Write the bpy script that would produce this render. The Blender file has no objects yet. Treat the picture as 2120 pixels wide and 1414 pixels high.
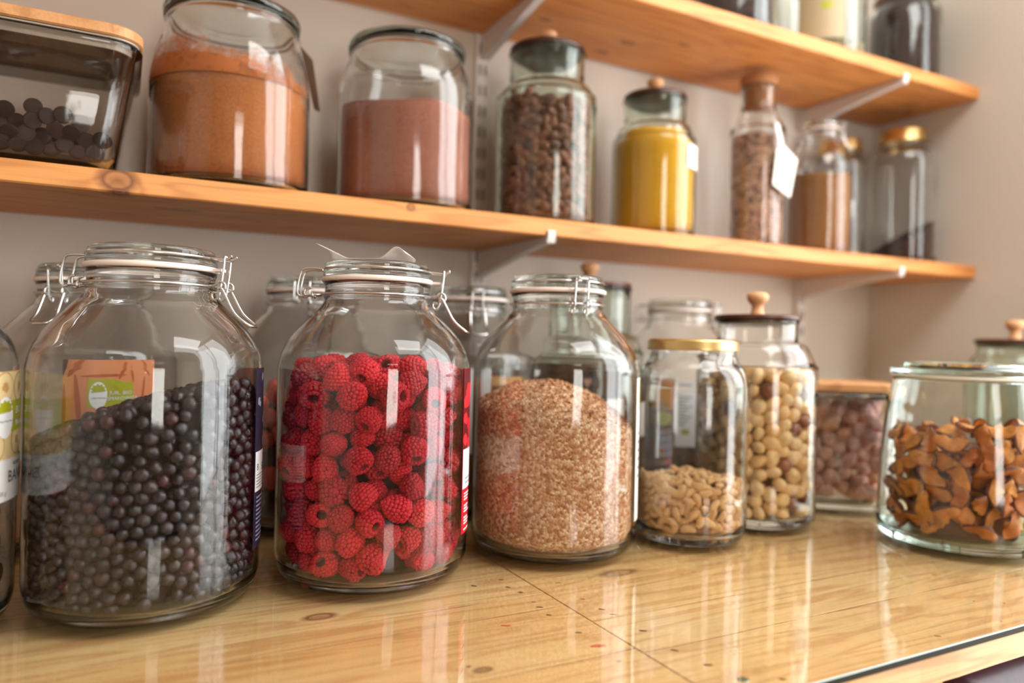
import bpy, bmesh, math, random
import numpy as np
from mathutils import Vector, Matrix, Euler

random.seed(7)
SC = bpy.context.scene
COL = SC.collection
PI = math.pi

# ------------------------------------------------------------------ camera
cam_data = bpy.data.cameras.new('camera')
cam = bpy.data.objects.new('camera', cam_data)
COL.objects.link(cam)
SC.camera = cam
YAW, PITCH, ROLL = math.radians(27.74), math.radians(0.05), math.radians(1.26)
fw = Vector((math.sin(YAW) * math.cos(PITCH), math.cos(YAW) * math.cos(PITCH), math.sin(PITCH)))
rt = Vector((math.cos(YAW), -math.sin(YAW), 0))
up = rt.cross(fw)
r2 = rt * math.cos(ROLL) + up * math.sin(ROLL)
u2 = -rt * math.sin(ROLL) + up * math.cos(ROLL)
CAM = Vector((0, 0, 0.22))
cam.matrix_world = Matrix(((r2.x, u2.x, -fw.x, CAM.x), (r2.y, u2.y, -fw.y, CAM.y), (r2.z, u2.z, -fw.z, CAM.z), (0, 0, 0, 1)))
cam_data.sensor_width = 36
cam_data.lens = 1539 / 2120 * 36
cam_data.clip_start = 0.02
cam_data.dof.use_dof = True
cam_data.dof.focus_distance = 0.645
cam_data.dof.aperture_fstop = 2.35

# ------------------------------------------------------------------ world, lights, exposure
world = bpy.data.worlds.new('world')
SC.world = world
world.use_nodes = True
world.node_tree.nodes['Background'].inputs[0].default_value = (0.75, 0.85, 1, 1)
world.node_tree.nodes['Background'].inputs[1].default_value = 0.6
SC.view_settings.view_transform = 'Standard'
SC.view_settings.look = 'None'
SC.view_settings.gamma = 1
SC.view_settings.use_curve_mapping = False
SC.view_settings.exposure = -0.06
SC.cycles.use_denoising = True
SC.cycles.use_adaptive_sampling = True
SC.cycles.adaptive_threshold = 0.015
SC.cycles.max_bounces = 14
SC.cycles.diffuse_bounces = 4
SC.cycles.glossy_bounces = 5
SC.cycles.transmission_bounces = 12
SC.cycles.transparent_max_bounces = 64
SC.cycles.caustics_reflective = False
SC.cycles.caustics_refractive = True
SC.cycles.blur_glossy = 0.5
SC.cycles.sample_clamp_indirect = 6


def area_light(name, loc, target, sx, sy, power, color):
    d = bpy.data.lights.new(name, 'AREA')
    d.shape = 'RECTANGLE'
    d.size, d.size_y = sx, sy
    d.energy = power
    d.color = color
    o = bpy.data.objects.new(name, d)
    COL.objects.link(o)
    o.location = loc
    o.rotation_euler = (Vector(target) - Vector(loc)).to_track_quat('-Z', 'Y').to_euler()
    return o


area_light('window_daylight', (1.50, 0.02, 0.62), (0, 0.02, 0.62), 1.16, 2.14, 56, (0.99, 1.0, 1.0))
area_light('rear_window_daylight', (0.30, -2.28, 0.55), (0.30, 0, 0.55), 0.62, 1.5, 33, (1.0, 0.94, 0.85))
area_light('ceiling_lamp', (0.80, -0.10, 1.40), (0.72, 0.45, 0.2), 0.70, 0.55, 13.5, (1.0, 0.99, 0.97))


# ------------------------------------------------------------------ helpers
def srgb(r, g, b):
    f = lambda c: (c / 255 / 12.92) if c / 255 <= 0.04045 else ((c / 255 + 0.055) / 1.055) ** 2.4
    return (f(r), f(g), f(b), 1)


def tag(o, label=None, cat=None, group=None, kind=None):
    for k, v in (('label', label), ('category', cat), ('group', group), ('kind', kind)):
        if v:
            o[k] = v
    return o


def thing(name, label, cat, loc=(0, 0, 0), rz=0, group=None):
    o = bpy.data.objects.new(name, None)
    o.empty_display_size = 0.02
    COL.objects.link(o)
    o.location = loc
    o.rotation_euler = (0, 0, rz)
    return tag(o, label, cat, group)


def copy_tree(o, parent=None):
    c = o.copy()
    COL.objects.link(c)
    if parent is not None:
        c.parent = parent
    for ch in [x for x in SC.objects if x.parent == o]:
        copy_tree(ch, c)
    return c


class MB:
    """collects geometry, then links it as ONE mesh object"""

    def __init__(self):
        self.v, self.f, self.m, self.s = [], [], [], []

    def add(self, verts, faces, mat=0, smooth=True, xf=None):
        b = len(self.v)
        if xf is not None:
            verts = [xf @ Vector(p) for p in verts]
        self.v.extend(tuple(p) for p in verts)
        for f in faces:
            self.f.append([b + i for i in f])
            self.m.append(mat)
            self.s.append(smooth)

    def box(self, lo, hi, mat=0, xf=None):
        x0, y0, z0 = lo
        x1, y1, z1 = hi
        self.add([(x0, y0, z0), (x1, y0, z0), (x1, y1, z0), (x0, y1, z0), (x0, y0, z1), (x1, y0, z1), (x1, y1, z1), (x0, y1, z1)],
                 [(0, 3, 2, 1), (4, 5, 6, 7), (0, 1, 5, 4), (1, 2, 6, 5), (2, 3, 7, 6), (3, 0, 4, 7)], mat, False, xf)

    def lathe(self, prof, n=64, mat=0, matf=None, closed=False, ang0=0, xf=None):
        """revolve (r, z) points; r = 0 ends become poles; closed joins last to first"""
        rows, verts = [], []
        for r, z in prof:
            if r < 1e-6:
                rows.append([len(verts)])
                verts.append((0, 0, z))
            else:
                rows.append(list(range(len(verts), len(verts) + n)))
                verts.extend((r * math.cos(ang0 + 2 * PI * i / n), r * math.sin(ang0 + 2 * PI * i / n), z) for i in range(n))
        pairs = list(zip(range(len(rows) - 1), range(1, len(rows))))
        if closed:
            pairs.append((len(rows) - 1, 0))
        byM = {}
        for a, b in pairs:
            A, B = rows[a], rows[b]
            mi = matf((prof[a][1] + prof[b][1]) / 2, (prof[a][0] + prof[b][0]) / 2) if matf else mat
            fs = byM.setdefault(mi, [])
            for i in range(n):
                j = (i + 1) % n
                if len(A) == 1 and len(B) == 1:
                    break
                if len(A) == 1:
                    fs.append((A[0], B[j], B[i]))
                elif len(B) == 1:
                    fs.append((A[i], A[j], B[0]))
                else:
                    fs.append((A[i], A[j], B[j], B[i]))
        b = len(self.v)
        if xf is not None:
            verts = [tuple(xf @ Vector(p)) for p in verts]
        self.v.extend(verts)
        for mi, fs in byM.items():
            for f in fs:
                self.f.append([b + i for i in f])
                self.m.append(mi)
                self.s.append(True)

    def tube(self, pts, r, n=8, closed=False, mat=0, smooth_n=5, xf=None):
        P = [Vector(p) for p in pts]
        if smooth_n > 1:
            P = catmull(P, smooth_n, closed)
        N = len(P)
        verts, nrm = [], None
        for i in range(N):
            a = P[(i - 1) % N] if (closed or i > 0) else P[i]
            c = P[(i + 1) % N] if (closed or i < N - 1) else P[i]
            t = (c - a).normalized()
            if nrm is None:
                nrm = t.orthogonal().normalized()
            nrm = (nrm - t * nrm.dot(t))
            nrm = nrm.normalized() if nrm.length > 1e-9 else t.orthogonal().normalized()
            bn = t.cross(nrm)
            for k in range(n):
                q = 2 * PI * k / n
                verts.append(P[i] + (nrm * math.cos(q) + bn * math.sin(q)) * r)
        fs = []
        for i in range(N if closed else N - 1):
            j = (i + 1) % N
            for k in range(n):
                l = (k + 1) % n
                fs.append((i * n + k, i * n + l, j * n + l, j * n + k))
        if not closed:
            fs.append(tuple(range(n))[::-1])
            fs.append(tuple(range((N - 1) * n, N * n)))
        self.add(verts, fs, mat, True, xf)

    def loft(self, rings, mat=0, cap0=True, cap1=True, smooth=True, xf=None):
        n = len(rings[0])
        verts = [p for r in rings for p in r]
        fs = []
        for i in range(len(rings) - 1):
            for k in range(n):
                l = (k + 1) % n
                fs.append((i * n + k, i * n + l, (i + 1) * n + l, (i + 1) * n + k))
        if cap0:
            fs.append(tuple(range(n))[::-1])
        if cap1:
            fs.append(tuple(range((len(rings) - 1) * n, len(rings) * n)))
        self.add(verts, fs, mat, smooth, xf)

    def mesh(self, name, mats):
        me = bpy.data.meshes.new(name)
        me.from_pydata(self.v, [], self.f)
        for m in mats:
            me.materials.append(m)
        me.polygons.foreach_set('material_index', self.m)
        me.polygons.foreach_set('use_smooth', self.s)
        me.update()
        return me

    def build(self, name, mats, parent=None):
        mats = mats if isinstance(mats, (list, tuple)) else [mats]
        o = bpy.data.objects.new(name, self.mesh(name, mats))
        COL.objects.link(o)
        if parent is not None:
            o.parent = parent
        return o


def catmull(P, n, closed=False):
    out, N = [], len(P)
    for i in range(N if closed else N - 1):
        p1, p2 = P[i], P[(i + 1) % N]
        p0 = P[(i - 1) % N] if (closed or i > 0) else p1
        p3 = P[(i + 2) % N] if (closed or i + 2 < N) else p2
        for k in range(n):
            t = k / n
            out.append(0.5 * ((2 * p1) + (p2 - p0) * t + (2 * p0 - 5 * p1 + 4 * p2 - p3) * t * t + (3 * p1 - p0 - 3 * p2 + p3) * t ** 3))
    if not closed:
        out.append(P[-1])
    return out


def smooth_prof(prof, n=4):
    """catmull-rom resampling of a lathe profile"""
    return [(max(p.x, 0.0), p.y) for p in catmull([Vector((r, z, 0)) for r, z in prof], n)]


def fix_normals(o):
    bm = bmesh.new()
    bm.from_mesh(o.data)
    bmesh.ops.recalc_face_normals(bm, faces=bm.faces)
    bm.to_mesh(o.data)
    bm.free()
    return o


def rrect(hx, hy, r, z, n=8, cx=0, cy=0):
    pts = []
    for (sx, sy, a0) in ((1, 1, 0), (-1, 1, PI / 2), (-1, -1, PI), (1, -1, 3 * PI / 2)):
        for k in range(n + 1):
            a = a0 + PI / 2 * k / n
            pts.append((cx + sx * (hx - r) + r * math.cos(a), cy + sy * (hy - r) + r * math.sin(a), z))
    return pts


# ------------------------------------------------------------------ materials
def new_mat(name):
    m = bpy.data.materials.new(name)
    m.use_nodes = True
    nt = m.node_tree
    b = nt.nodes['Principled BSDF']
    return m, nt, b


def N(nt, kind, **kw):
    n = nt.nodes.new(kind)
    for k, v in kw.items():
        if k.startswith('i_'):
            n.inputs[k[2:]].default_value = v
        elif k.startswith('n_'):
            n.inputs[int(k[2:])].default_value = v
        else:
            setattr(n, k, v)
    return n


def L(nt, a, b):
    nt.links.new(a, b)


def ramp(nt, fac, stops, interp='LINEAR'):
    r = N(nt, 'ShaderNodeValToRGB')
    r.color_ramp.interpolation = interp
    e = r.color_ramp.elements
    e[0].position, e[0].color = stops[0]
    e[1].position, e[1].color = stops[-1]
    for p, c in stops[1:-1]:
        x = e.new(p)
        x.color = c
    L(nt, fac, r.inputs[0])
    return r.outputs[0]


def mathn(nt, op, a, b=None, c=None, clamp=False):
    n = N(nt, 'ShaderNodeMath', operation=op, use_clamp=clamp)
    for i, x in enumerate((a, b, c)):
        if x is None:
            continue
        if isinstance(x, (int, float)):
            n.inputs[i].default_value = x
        else:
            L(nt, x, n.inputs[i])
    return n.outputs[0]


def mixc(nt, fac, a, b, mode='MIX'):
    n = N(nt, 'ShaderNodeMix', data_type='RGBA', blend_type=mode)
    for i, x in ((0, fac), (6, a), (7, b)):
        if isinstance(x, (int, float)):
            n.inputs[i].default_value = x
        elif isinstance(x, tuple):
            n.inputs[i].default_value = x
        else:
            L(nt, x, n.inputs[i])
    return n.outputs[2]


def plain(name, col, rough=0.5, metal=0.0, spec=0.5, bump=None, sss=0, trans=0):
    m, nt, b = new_mat(name)
    b.inputs['Base Color'].default_value = col
    b.inputs['Roughness'].default_value = rough
    b.inputs['Metallic'].default_value = metal
    b.inputs['Specular IOR Level'].default_value = spec
    if bump:
        tc = N(nt, 'ShaderNodeTexCoord')
        nz = N(nt, 'ShaderNodeTexNoise', i_Scale=bump[0], i_Detail=4)
        L(nt, tc.outputs['Object'], nz.inputs['Vector'])
        bp = N(nt, 'ShaderNodeBump', i_Strength=bump[1], i_Distance=bump[2])
        L(nt, nz.outputs[0], bp.inputs['Height'])
        L(nt, bp.outputs[0], b.inputs['Normal'])
    return m


def varied(name, stops, rough=0.5, spec=0.5, nscale=200, namp=0.35, bump=0.2, bdist=0.001, dark=None, interp='LINEAR'):
    """colour picked per object at random, broken up by fine noise"""
    m, nt, b = new_mat(name)
    oi = N(nt, 'ShaderNodeObjectInfo')
    c = ramp(nt, oi.outputs['Random'], stops, interp)
    tc = N(nt, 'ShaderNodeTexCoord')
    nz = N(nt, 'ShaderNodeTexNoise', i_Scale=nscale, i_Detail=5, i_Roughness=0.6)
    L(nt, tc.outputs['Object'], nz.inputs['Vector'])
    g = ramp(nt, nz.outputs[0], [(0.3, (1 - namp,) * 3 + (1,)), (0.7, (1 + namp,) * 3 + (1,))])
    c = mixc(nt, 1.0, c, g, 'MULTIPLY')
    L(nt, c, b.inputs['Base Color'])
    b.inputs['Roughness'].default_value = rough
    b.inputs['Specular IOR Level'].default_value = spec
    bp = N(nt, 'ShaderNodeBump', i_Strength=bump, i_Distance=bdist)
    L(nt, nz.outputs[0], bp.inputs['Height'])
    L(nt, bp.outputs[0], b.inputs['Normal'])
    return m


def sheet_glass(name, tint=(0.98, 0.985, 0.98, 1), edge=(0.72, 0.78, 0.75, 1), f0=0.045, edge_pow=3.5):
    """clear glass wall: Fresnel reflection over transparent glass that absorbs more where it is seen along its thickness"""
    m, nt, b = new_mat(name)
    nt.nodes.remove(b)
    out = nt.nodes['Material Output']
    lw = N(nt, 'ShaderNodeLayerWeight', i_Blend=0.5)
    fac = lw.outputs['Facing']
    p5 = mathn(nt, 'POWER', fac, 5.0)
    F = mathn(nt, 'MULTIPLY_ADD', p5, 1 - f0, f0, True)
    col = mixc(nt, mathn(nt, 'POWER', fac, edge_pow), tint, edge)
    tr = N(nt, 'ShaderNodeBsdfTransparent')
    L(nt, col, tr.inputs[0])
    gl = N(nt, 'ShaderNodeBsdfGlossy', i_Roughness=0.015)
    gl.inputs[0].default_value = (1, 1, 1, 1)
    # slightly wavy cast glass
    tc = N(nt, 'ShaderNodeTexCoord')
    nz = N(nt, 'ShaderNodeTexNoise', i_Scale=38, i_Detail=1)
    L(nt, tc.outputs['Object'], nz.inputs['Vector'])
    bp = N(nt, 'ShaderNodeBump', i_Strength=0.02, i_Distance=0.004)
    L(nt, nz.outputs[0], bp.inputs['Height'])
    L(nt, bp.outputs[0], gl.inputs['Normal'])
    mx = N(nt, 'ShaderNodeMixShader')
    L(nt, F, mx.inputs[0])
    L(nt, tr.outputs[0], mx.inputs[1])
    L(nt, gl.outputs[0], mx.inputs[2])
    res = mx.outputs[0]
    L(nt, res, out.inputs[0])
    return m


def solid_glass(name, col=(0.96, 0.98, 0.97, 1), ior=1.45, wavy=0.0, dust=None):
    """refracting glass, slightly wavy where it is blown; dust = (colour, z of the fill, z where it ends, amount) clings above the fill"""
    m, nt, b = new_mat(name)
    nt.nodes.remove(b)
    g = N(nt, 'ShaderNodeBsdfGlass', i_Roughness=0.0, i_IOR=ior)
    g.inputs[0].default_value = col
    tc = N(nt, 'ShaderNodeTexCoord')
    if wavy:
        nz = N(nt, 'ShaderNodeTexNoise', i_Scale=30, i_Detail=1.5)
        mp = N(nt, 'ShaderNodeMapping')
        mp.inputs['Scale'].default_value = (1, 1, 0.35)
        L(nt, tc.outputs['Object'], mp.inputs[0])
        L(nt, mp.outputs[0], nz.inputs['Vector'])
        bp = N(nt, 'ShaderNodeBump', i_Strength=wavy, i_Distance=0.01)
        L(nt, nz.outputs[0], bp.inputs['Height'])
        L(nt, bp.outputs[0], g.inputs['Normal'])
    res = g.outputs[0]
    if dust:
        dcol, z0, z1, amt = dust
        nz2 = N(nt, 'ShaderNodeTexNoise', i_Scale=48, i_Detail=7, i_Roughness=0.72)
        L(nt, tc.outputs['Object'], nz2.inputs['Vector'])
        sx = N(nt, 'ShaderNodeSeparateXYZ')
        L(nt, tc.outputs['Object'], sx.inputs[0])
        zr = N(nt, 'ShaderNodeMapRange', n_1=z0, n_2=z1, n_3=0.42, n_4=-0.2)
        L(nt, sx.outputs[2], zr.inputs[0])
        sd = mathn(nt, 'MULTIPLY_ADD', sx.outputs[0], -1.6, 0.0)       # more on one side
        h = mathn(nt, 'ADD', mathn(nt, 'ADD', nz2.outputs[0], zr.outputs[0]), sd)
        d = mathn(nt, 'MULTIPLY', ramp(nt, h, [(0.72, (0, 0, 0, 1)), (0.98, (1, 1, 1, 1))]), amt, None, True)
        up = mathn(nt, 'GREATER_THAN', sx.outputs[2], z0 - 0.012)
        d = mathn(nt, 'MULTIPLY', d, up)
        df = N(nt, 'ShaderNodeBsdfDiffuse')
        df.inputs[0].default_value = dcol
        m2 = N(nt, 'ShaderNodeMixShader')
        L(nt, d, m2.inputs[0])
        L(nt, res, m2.inputs[1])
        L(nt, df.outputs[0], m2.inputs[2])
        res = m2.outputs[0]
    L(nt, res, nt.nodes['Material Output'].inputs[0])
    return m


def wood(name, light, mid, dark, axis=0, knots=(), rough=0.45, grain=1.0, contrast=1.0, scale=1.0):
    """pine: stretched growth rings, fine fibres, knots at (centre, radii)"""
    m, nt, b = new_mat(name)
    tc = N(nt, 'ShaderNodeTexCoord')
    oi = N(nt, 'ShaderNodeObjectInfo')
    off = N(nt, 'ShaderNodeVectorMath', operation='SCALE')
    off.inputs[0].default_value = (3.1, 7.7, 1.9)
    L(nt, oi.outputs['Random'], off.inputs['Scale'])
    add = N(nt, 'ShaderNodeVectorMath', operation='ADD')
    L(nt, tc.outputs['Object'], add.inputs[0])
    L(nt, off.outputs[0], add.inputs[1])
    P0 = tc.outputs['Object']
    # warp the grain around each knot
    warp = None
    kmasks = []
    for (c, rad) in knots:
        s = N(nt, 'ShaderNodeVectorMath', operation='SUBTRACT')
        L(nt, P0, s.inputs[0])
        s.inputs[1].default_value = c
        d = N(nt, 'ShaderNodeVectorMath', operation='DIVIDE')
        L(nt, s.outputs[0], d.inputs[0])
        d.inputs[1].default_value = rad
        ln = N(nt, 'ShaderNodeVectorMath', operation='LENGTH')
        L(nt, d.outputs[0], ln.inputs[0])
        kmasks.append(ln.outputs['Value'])
        w = mathn(nt, 'DIVIDE', 0.10, mathn(nt, 'ADD', mathn(nt, 'POWER', ln.outputs['Value'], 2.0), 0.6))
        warp = w if warp is None else mathn(nt, 'ADD', warp, w)
    st = [14 * scale] * 3
    st[axis] = 1.1 * scale
    mp = N(nt, 'ShaderNodeMapping')
    mp.inputs['Scale'].default_value = st
    L(nt, add.outputs[0], mp.inputs[0])
    vec = mp.outputs[0]
    n1 = N(nt, 'ShaderNodeTexNoise', i_Scale=1.4, i_Detail=3, i_Roughness=0.5, i_Distortion=0.4)
    L(nt, vec, n1.inputs['Vector'])
    h = n1.outputs[0]
    if warp is not None:
        h = mathn(nt, 'ADD', h, warp)
    rings = mathn(nt, 'SINE', mathn(nt, 'MULTIPLY', h, 62.0 * grain))
    rings = mathn(nt, 'MULTIPLY_ADD', rings, 0.5, 0.5)
    sf = [420] * 3
    sf[axis] = 7
    mf = N(nt, 'ShaderNodeMapping')
    mf.inputs['Scale'].default_value = sf
    L(nt, add.outputs[0], mf.inputs[0])
    n2 = N(nt, 'ShaderNodeTexNoise', i_Scale=1.0, i_Detail=3)
    L(nt, mf.outputs[0], n2.inputs['Vector'])
    n3 = N(nt, 'ShaderNodeTexNoise', i_Scale=0.35, i_Detail=2)
    L(nt, vec, n3.inputs['Vector'])
    c = ramp(nt, n3.outputs[0], [(0.3, mid), (0.68, light)])
    rr = mathn(nt, 'MULTIPLY', mathn(nt, 'POWER', rings, 3.0), 0.42 * contrast)
    c = mixc(nt, rr, c, dark)
    c = mixc(nt, mathn(nt, 'MULTIPLY', mathn(nt, 'SUBTRACT', n2.outputs[0], 0.42, None, True), 0.8 * contrast), c, dark)
    kd = srgb(110, 58, 26)
    for km in kmasks:
        nzk = mathn(nt, 'ADD', km, mathn(nt, 'MULTIPLY', mathn(nt, 'SUBTRACT', n1.outputs[0], 0.5), 0.5))
        f = ramp(nt, nzk, [(0.0, (0.75, 0.75, 0.75, 1)), (0.40, (0.5, 0.5, 0.5, 1)), (0.55, (1, 1, 1, 1)), (0.72, (0.55, 0.55, 0.55, 1)), (1.0, (0, 0, 0, 1))])
        c = mixc(nt, mathn(nt, 'MULTIPLY', f, 0.9), c, kd)
    L(nt, c, b.inputs['Base Color'])
    b.inputs['Roughness'].default_value = rough
    bp = N(nt, 'ShaderNodeBump', i_Strength=0.12, i_Distance=0.0006)
    L(nt, n2.outputs[0], bp.inputs['Height'])
    L(nt, bp.outputs[0], b.inputs['Normal'])
    return m


def grainy(name, c1, c2, c3, scale, rough=0.9, bump=0.6, bdist=0.0015, big=0.0):
    """loose powder or grains: cell colours and cell bump"""
    m, nt, b = new_mat(name)
    tc = N(nt, 'ShaderNodeTexCoord')
    vo = N(nt, 'ShaderNodeTexVoronoi', i_Scale=scale)
    L(nt, tc.outputs['Object'], vo.inputs['Vector'])
    sep = N(nt, 'ShaderNodeSeparateColor')
    L(nt, vo.outputs['Color'], sep.inputs[0])
    c = ramp(nt, sep.outputs[0], [(0.0, c1), (0.55, c2), (1.0, c3)])
    if big:
        nz = N(nt, 'ShaderNodeTexNoise', i_Scale=14, i_Detail=5)
        L(nt, tc.outputs['Object'], nz.inputs['Vector'])
        g = ramp(nt, nz.outputs[0], [(0.3, (1 - big,) * 3 + (1,)), (0.7, (1 + big * 0.6,) * 3 + (1,))])
        c = mixc(nt, 1.0, c, g, 'MULTIPLY')
    L(nt, c, b.inputs['Base Color'])
    b.inputs['Roughness'].default_value = rough
    b.inputs['Specular IOR Level'].default_value = 0.2
    bp = N(nt, 'ShaderNodeBump', i_Strength=bump, i_Distance=bdist)
    bp.invert = True
    L(nt, vo.outputs['Distance'], bp.inputs['Height'])
    L(nt, bp.outputs[0], b.inputs['Normal'])
    return m


M = {}
M['wall'] = plain('painted_plaster', srgb(213, 203, 191), 0.9, bump=(60, 0.08, 0.002))
M['far_wall'] = plain('far_wall_paint', srgb(176, 150, 126), 0.9)
M['ceiling'] = plain('ceiling_paint', srgb(232, 226, 218), 0.9)
M['floor'] = plain('floor_boards', srgb(112, 86, 62), 0.6)
M['shelf'] = wood('shelf_pine', srgb(230, 162, 92), srgb(212, 134, 64), srgb(166, 90, 34), 0,
                  knots=[((-0.006, 0.827, 0.370), (0.022, 0.05, 0.016)), ((-0.004, 0.827, 0.359), (0.010, 0.02, 0.0045)), ((0.297, 0.827, 0.375), (0.007, 0.03, 0.005)),
                         ((0.693, 0.95, 0.693), (0.016, 0.009, 0.02)), ((0.68, 1.0, 0.693), (0.014, 0.007, 0.02)),
                         ((0.772, 0.912, 0.693), (0.014, 0.005, 0.02)), ((1.371, 0.943, 0.693), (0.012, 0.01, 0.02)),
                         ((0.54, 0.943, 0.693), (0.012, 0.006, 0.02)), ((0.05, 0.90, 0.358), (0.03, 0.008, 0.012))], rough=0.5)
M['plank'] = wood('plank_pine', srgb(248, 206, 148), srgb(238, 182, 116), srgb(194, 124, 64), 0,
                  knots=[((0.147, 0.604, -0.006), (0.017, 0.009, 0.01)), ((0.225, 0.460, -0.006), (0.010, 0.006, 0.01)),
                         ((0.44, 0.60, -0.006), (0.03, 0.012, 0.01))], rough=0.5, contrast=1.15)
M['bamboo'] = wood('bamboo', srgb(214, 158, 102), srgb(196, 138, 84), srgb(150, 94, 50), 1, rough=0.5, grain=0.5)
M['bamboo_shaded'] = wood('bamboo_shaded_underside', srgb(136, 96, 70), srgb(116, 78, 56), srgb(84, 52, 36), 1, rough=0.45, grain=0.6)  # darker copy of the bamboo: shade under the lid is put into the colour
M['knob'] = plain('turned_beech', srgb(226, 172, 122), 0.45, bump=(90, 0.1, 0.001))
M['dark_lid'] = wood('dark_stained_wood', srgb(98, 52, 34), srgb(78, 40, 27), srgb(50, 25, 18), 0, rough=0.35)
M['cork'] = plain('cork', srgb(176, 120, 78), 0.8, bump=(300, 0.5, 0.002))
M['glass'] = solid_glass('clear_glass', (0.988, 0.993, 0.99, 1), 1.45, 0.06)
M['glass_green'] = solid_glass('pale_green_glass', (0.93, 0.965, 0.935, 1), 1.45, 0.06)
M['glass_cool'] = solid_glass('cool_glass', (0.965, 0.99, 0.98, 1), 1.45, 0.06)
M['glass_dusty'] = solid_glass('cocoa_dusted_glass', (0.988, 0.993, 0.99, 1), 1.45, 0.06, dust=(srgb(178, 106, 62), 0.134, 0.196, 0.75))
M['solid'] = solid_glass('thick_glass')
M['solid_cool'] = solid_glass('thick_cool_glass', (0.93, 0.985, 0.97, 1))
M['table_glass'] = sheet_glass('table_glass', (0.97, 0.985, 0.975, 1), (0.9, 0.94, 0.92, 1), 0.045)
M['glass_edge'] = plain('glass_cut_edge', srgb(56, 52, 40), 0.6, spec=0.1)
M['glass_bevel'] = plain('glass_bevel', srgb(168, 186, 182), 0.3, spec=0.4)
M['gasket'] = plain('rubber_gasket', srgb(252, 234, 224), 0.5)
M['white_rubber'] = plain('white_silicone', srgb(228, 222, 208), 0.45)
M['dark_seal'] = plain('dark_seal', srgb(84, 86, 78), 0.4)
M['grey_seal'] = plain('clear_silicone', srgb(176, 158, 142), 0.4)
M['steel'] = plain('steel_wire', (0.72, 0.72, 0.71, 1), 0.24, 1.0)
M['brass'] = plain('gold_lacquer', srgb(222, 190, 128), 0.3, 1.0)
M['rail'] = plain('painted_steel', srgb(224, 216, 210), 0.5)
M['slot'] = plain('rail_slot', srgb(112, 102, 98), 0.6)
M['paper'] = plain('paper', srgb(240, 238, 230), 0.8)
M['film'] = plain('greaseproof_paper', srgb(238, 234, 230), 0.6)
M['kraft'] = plain('grey_card', srgb(168, 146, 126), 0.85)
M['ink'] = plain('ink', srgb(45, 42, 44), 0.6)
M['grey_ink'] = plain('grey_ink', srgb(150, 150, 152), 0.6)
M['white_print'] = plain('white_print', srgb(240, 242, 244), 0.45)
M['olive'] = plain('olive_print', srgb(172, 172, 28), 0.45)
M['navy'] = plain('navy_print', srgb(48, 42, 66), 0.4)
M['red_print'] = plain('red_print', srgb(206, 22, 44), 0.4)
M['red_dark'] = plain('dark_red_print', srgb(92, 12, 24), 0.4)
M['red_bright'] = plain('bright_red_print', srgb(238, 40, 52), 0.4)
M['lilac'] = plain('lilac_print', srgb(150, 146, 176), 0.5)
M['orange_print'] = plain('orange_print', srgb(222, 140, 92), 0.45)
M['orange_deep'] = plain('deep_orange_print', srgb(184, 92, 42), 0.45)
M['orange_dark'] = plain('brown_print', srgb(88, 62, 52), 0.45)
M['beige'] = plain('beige_print', srgb(186, 164, 128), 0.5)
M['cream'] = plain('cream_print', srgb(228, 204, 150), 0.5)
M['cream_dark'] = plain('tan_print', srgb(196, 152, 92), 0.5)
M['brown_print'] = plain('dark_brown_print', srgb(120, 84, 52), 0.5)
M['chalk'] = plain('black_label', srgb(34, 34, 38), 0.5)
M['rose'] = plain('rose_print', srgb(176, 140, 124), 0.5)
M['frame'] = plain('window_frame_paint', srgb(235, 235, 232), 0.5)

_nt = M['film'].node_tree
_tl = N(_nt, 'ShaderNodeBsdfTranslucent')
_tl.inputs[0].default_value = srgb(240, 236, 232)
_mx = N(_nt, 'ShaderNodeMixShader')
_mx.inputs[0].default_value = 0.45
L(_nt, _nt.nodes['Principled BSDF'].outputs[0], _mx.inputs[1])
L(_nt, _tl.outputs[0], _mx.inputs[2])
L(_nt, _mx.outputs[0], _nt.nodes['Material Output'].inputs[0])

# contents
M['blueberry'] = varied('dried_blueberry_skin', [(0, srgb(30, 27, 33)), (0.55, srgb(44, 37, 43)), (0.86, srgb(60, 46, 52)), (0.94, srgb(70, 30, 38)), (1, srgb(84, 32, 38))], 0.34, 0.55, 420, 0.4, 0.35, 0.001)
M['raspberry'] = varied('raspberry_drupelets', [(0, srgb(176, 20, 42)), (0.4, srgb(208, 30, 52)), (0.75, srgb(226, 44, 58)), (1, srgb(156, 30, 44))], 0.55, 0.3, 700, 0.28, 0.3, 0.0006)
M['rasp_core'] = plain('raspberry_flesh', srgb(130, 14, 30), 0.7)
M['peanut'] = varied('split_peanut', [(0, srgb(226, 176, 116)), (0.5, srgb(236, 192, 136)), (1, srgb(214, 160, 104))], 0.5, 0.4, 160, 0.15)
M['hazelnut'] = varied('blanched_nut', [(0, srgb(238, 194, 128)), (0.62, srgb(242, 206, 150)), (0.86, srgb(228, 176, 104)), (0.90, srgb(150, 84, 46)), (1, srgb(120, 62, 38))], 0.42, 0.5, 120, 0.15, 0.15)
M['bean'] = varied('cocoa_bean_shell', [(0, srgb(124, 72, 54)), (0.5, srgb(160, 102, 78)), (1, srgb(88, 52, 42))], 0.5, 0.5, 160, 0.3, 0.25)
M['chocolate'] = varied('dark_chocolate', [(0, srgb(46, 30, 27)), (1, srgb(64, 45, 41))], 0.55, 0.2, 150, 0.12, 0.1)
M['apple'] = varied('dried_apple_flesh', [(0, srgb(214, 124, 40)), (0.5, srgb(228, 146, 58)), (1, srgb(190, 98, 32))], 0.5, 0.45, 90, 0.35, 0.4, 0.002)
M['apple_skin'] = plain('dried_apple_skin', srgb(120, 58, 34), 0.5)
M['chunk'] = varied('dried_fruit_dusted', [(0, srgb(222, 178, 168)), (0.6, srgb(232, 184, 168)), (1, srgb(236, 176, 136))], 0.8, 0.3, 130, 0.3, 0.4, 0.002)
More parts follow.
